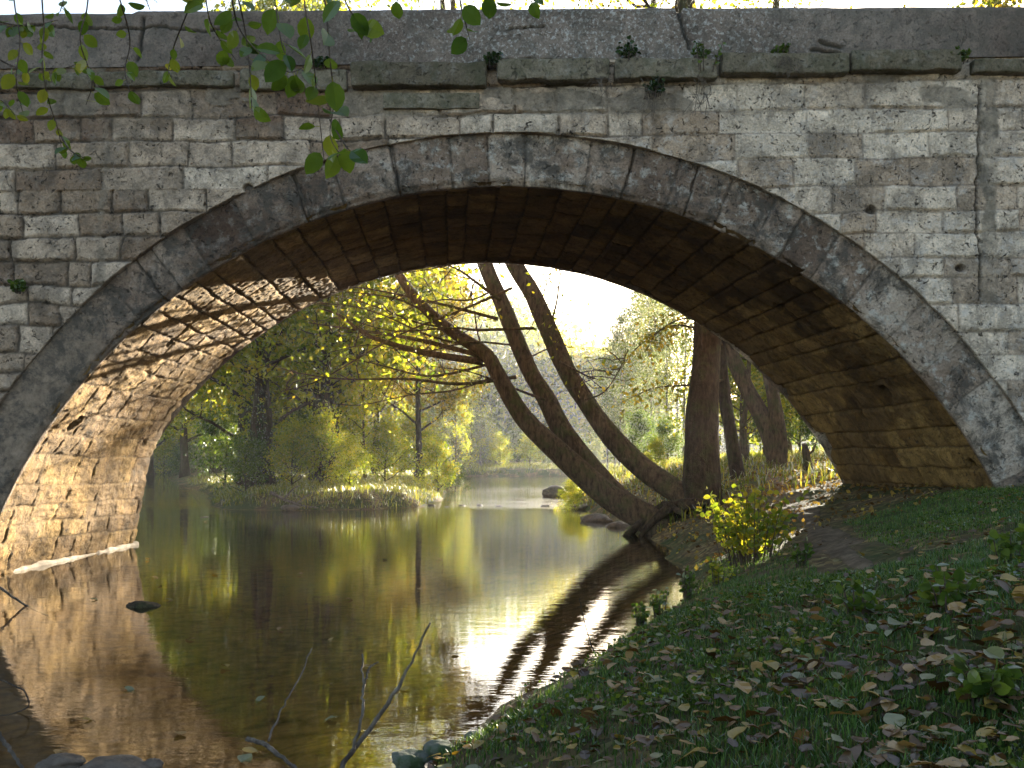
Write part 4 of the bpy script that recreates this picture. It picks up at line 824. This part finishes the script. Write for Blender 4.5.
# ------------------------------------------------------------------ dead sticks, stones, debris
def stick(name, label, paths, Y, mat='dead'):
    p0 = P(*paths[0][0][0], Y); e = tag(empty(name, p0), label, 'stick')
    for i, (px, r0, r1, dy) in enumerate(paths):
        pts = [P(x, y, Y+dy*k/(len(px)-1)) for k, (x, y) in enumerate(px)]; pa = spline(pts, 22); pa += rng.normal(0, .003, pa.shape); m = MB(); tube(m, pa, np.linspace(r0, r1, 22), 7, .5, .25, i+3); m.build('stem' if i == 0 else 'twig', M[mat], e, True)
    return e
stick('forked_stick', 'grey forked dead stick rising from the water at the bottom', [([(338, 772), (352, 752), (385, 708), (410, 664), (430, 622)], .016, .005, .3), ([(352, 752), (362, 716), (363, 690), (362, 654)], .010, .005, .1), ([(363, 688), (370, 668), (378, 662)], .007, .004, 0)], 5.0)
stick('bent_stick', 'bent brown stick lying in the shallows left of the forked one', [([(246, 738), (262, 744), (280, 756), (300, 772)], .014, .010, -.1), ([(268, 742), (282, 708), (298, 680), (312, 648)], .007, .003, .2)], 5.2)
stick('pale_stick', 'pale crooked twig sticking out at the left edge above the pier reflection', [([(-30, 572), (0, 588), (22, 603), (48, 616)], .018, .010, .6)], 10.2)
stick('thin_stick', 'thin twig curving over the water at the lower left edge', [([(-30, 670), (0, 680), (24, 692), (27, 708), (0, 716), (-20, 720)], .006, .004, 0)], 6.2, 'twig')
stick('short_stick', 'short pale stick poking up at the bottom left corner', [([(-14, 716), (0, 737), (12, 752), (24, 772)], .012, .009, 0)], 5.1)
stick('reed_twig', 'thin dry twig standing at the water edge by the weeds', [([(596, 656), (590, 640), (583, 616), (580, 598)], .005, .002, 0)], 7.8, 'twig')
t = NT('river_stone'); t.principled(t.mix(t.ramp(t.noise(9, 5, .7), [(.3, 0.), (.7, 1.)]), (.05, .035, .022), (.17, .125, .085)), .7, t.bump(t.noise(20, 5), .7, .02), .4); M['stone'] = t.m
t = NT('mossy_stone'); t.principled(t.mix(t.ramp(t.noise(7, 5, .7), [(.4, 0.), (.62, 1.)]), (.13, .13, .1), (.05, .075, .025)), .9, t.bump(t.noise(26, 5), .8, .02), .2); M['mossy'] = t.m
def rock(name, label, px, py, Y, wpx, hpx, mat='stone', cat='stone', group=None, seed=0, z=None):
    c = P(px, py, Y); w = wpx*Y/F/2; h = hpx*Y/F/2; u, v = np.meshgrid(np.linspace(0, 2*np.pi, 25)[:-1], np.linspace(-1, 1, 13)); cs = np.sqrt(np.maximum(1-v*v, 0))
    n = np.stack([np.cos(u)*cs, np.sin(u)*cs, v], -1); k = 1+.6*fbm(n[..., 0]*1.3+seed, n[..., 1]*1.3, n[..., 2]*1.3, s=seed, o=4)+.08*fbm(n[..., 0]*5, n[..., 1]*5, n[..., 2]*5, s=seed)
    V = n*k[..., None]*np.array([w, w*.85, h]); i = np.arange(13*24).reshape(13, 24); j = np.roll(i, -1, 1); f = np.stack([i[:-1], j[:-1], j[1:], i[1:]], -1).reshape(-1, 4)
    m = MB(); m.add(V.reshape(-1, 3), f); o = link(name, m.mesh(name, True), M[mat]); o.location = c if z is None else (c[0], c[1], z); return tag(o, label, cat, group)
rock('driftwood_lump', 'dark waterlogged lump poking from the river beside the pier reflection', 143, 606, 10.6, 28, 11, cat='driftwood', seed=1, mat='bark_dark')
rock('boulder', 'rounded boulder at the shore right of the bright channel', 556, 494, 39, 24, 16, seed=2)
GR = 'stones along the waterline'
RK = [(596, 521, 24.6, 30, 14, 'pale stone at the foot of the leaning stems'), (618, 528, 22.5, 24, 12, 'stone half under the leaning stems'), (580, 508, 30, 16, 8, 'small shore stone left of the stems'), (432, 506, 32, 7, 4, 'small stone at the lip of the riffle'), (447, 508, 31.5, 9, 4, 'wet stone at the start of the riffle'), (462, 507, 32, 8, 4, 'wet stone in the riffle, second one'), (480, 506, 32.2, 7, 3, 'wet stone in the middle of the riffle'),
      (500, 508, 31.6, 10, 4, 'flat wet stone in the riffle'), (545, 507, 31.6, 9, 4, 'wet stone at the right end of the riffle'), (204, 519, 26, 12, 5, 'pale stone lying off the island tip'), (290, 508, 29.4, 18, 6, 'brown stone under the island edge'), (330, 507, 30, 14, 6, 'small stone under the island grass')]
for i, (px, py, Y, w, h, lab) in enumerate(RK): rock('river_stone', lab, px, py, Y, w, h, seed=10+i, group=GR)
for i, (px, py, Y, w, h, lab, mt) in enumerate([(60, 764, 5.05, 46, 20, 'reddish stone at the bottom left corner of the water', 'stone'), (112, 768, 5.0, 60, 18, 'flat reddish stone in the bottom left shallows', 'stone'), (152, 766, 5.05, 24, 14, 'small stone right of the flat reddish one', 'stone'), (412, 764, 4.9, 44, 26, 'mossy stone at the foot of the grass bank', 'mossy'), (440, 752, 5.0, 38, 22, 'second mossy stone against the grass', 'mossy'), (478, 742, 5.1, 30, 20, 'dark mossy stone up the bank edge', 'mossy')]):
    rock('shore_stone', lab, px, py, Y, w, h, mt, seed=40+i, group='stones at the near shore')
stick('root_snag', 'tangle of pale roots at the tip of the island waterline', [([(270, 492), (285, 500), (300, 505), (318, 508)], .05, .02, .2), ([(284, 499), (292, 490), (298, 486)], .03, .012, 0), ([(296, 504), (306, 496), (312, 494)], .025, .01, 0)], 29.2)
# floating leaves
m_ = LM['tan'][0]
for i, (px, py) in enumerate([(155, 578), (160, 586), (148, 560), (205, 522), (245, 760), (250, 752), (60, 755), (240, 610), (330, 640), (420, 590), (95, 600), (455, 655), (190, 640), (260, 700), (300, 575), (350, 600), (385, 560), (215, 575), (280, 630), (130, 690), (90, 720), (180, 735), (330, 720), (405, 690), (440, 560), (170, 600), (225, 668), (365, 668)]):
    Y = 995*EYE/(py-HZ); o = link('floating_leaf', LM[LK[[1, 2, 4][i % 3]][0]][i % 4]); o.location = (X_at(px, Y), Y, .012); o.rotation_euler = (.1, .1, i*1.3); o.scale = (.09,)*3; tag(o, 'pale fallen leaf floating on the river surface', 'leaf', 'leaves floating on the river')

# ------------------------------------------------------------------ air
def haze():
    m = MB(); x0, x1, y0, y1, z0, z1 = -270, 270, -70, 430, -2.2, 27
    m.add([(x0, y0, z0), (x1, y0, z0), (x1, y1, z0), (x0, y1, z0), (x0, y0, z1), (x1, y0, z1), (x1, y1, z1), (x0, y1, z1)], [(0, 3, 2, 1), (4, 5, 6, 7), (0, 1, 5, 4), (1, 2, 6, 5), (2, 3, 7, 6), (3, 0, 4, 7)]); return m
t = NT('haze_air'); pv = t.n('ShaderNodeVolumePrincipled'); pv.inputs['Color'].default_value = (.95, .96, 1., 1); pv.inputs['Density'].default_value = .0004; pv.inputs['Anisotropy'].default_value = .55
t.l(pv.outputs[0], t.out.inputs['Volume']); M['haze'] = t.m
tag(haze().build('haze', M['haze']), 'thin sunlit autumn haze over the river and trees', 'haze', kind='stuff')
# ------------------------------------------------------------------ light, sky, camera
AZ = math.radians(22.0); EL = math.radians(8.6)
w = bpy.data.worlds.new('World'); SC.world = w; w.use_nodes = True; nt = w.node_tree; nt.nodes.clear()
sky = nt.nodes.new('ShaderNodeTexSky'); sky.sky_type = 'NISHITA'; sky.sun_disc = False; sky.sun_elevation = EL; sky.sun_rotation = AZ; sky.dust_density = 1.5; sky.ozone_density = .3; sky.air_density = .7; sky.altitude = 300
bg = nt.nodes.new('ShaderNodeBackground'); bg.inputs[1].default_value = .052; wo = nt.nodes.new('ShaderNodeOutputWorld'); nt.links.new(sky.outputs[0], bg.inputs[0]); nt.links.new(bg.outputs[0], wo.inputs[0])
sd = bpy.data.lights.new('sun', 'SUN'); sd.energy = 5.0; sd.angle = math.radians(.5); sd.color = (1, .92, .74); so = bpy.data.objects.new('sun', sd); COL.objects.link(so)
from mathutils import Vector
so.rotation_euler = Vector((math.sin(AZ)*math.cos(EL), math.cos(AZ)*math.cos(EL), math.sin(EL))).to_track_quat('Z', 'Y').to_euler(); so.location = (20, 60, 30)
cd = bpy.data.cameras.new('camera'); cam = bpy.data.objects.new('camera', cd); COL.objects.link(cam); cam.location = (0, 0, EYE); cam.rotation_euler = (math.pi/2, 0, 0)
cd.sensor_width = 36; cd.lens = F/1024*36; cd.shift_y = 72/1024; cd.clip_end = 3000; cd.clip_start = .05; SC.camera = cam
vs = SC.view_settings; vs.view_transform = 'Standard'; vs.look = 'None'; vs.gamma = 1; vs.exposure = 3.4
cy = SC.cycles; cy.max_bounces = 7; cy.diffuse_bounces = 4; cy.glossy_bounces = 3; cy.transmission_bounces = 3; cy.transparent_max_bounces = 8; cy.caustics_reflective = True; cy.blur_glossy = .2; cy.caustics_refractive = False; cy.sample_clamp_indirect = 20; cy.use_denoising = True; cy.volume_bounces = 1; cy.volume_step_rate = 4
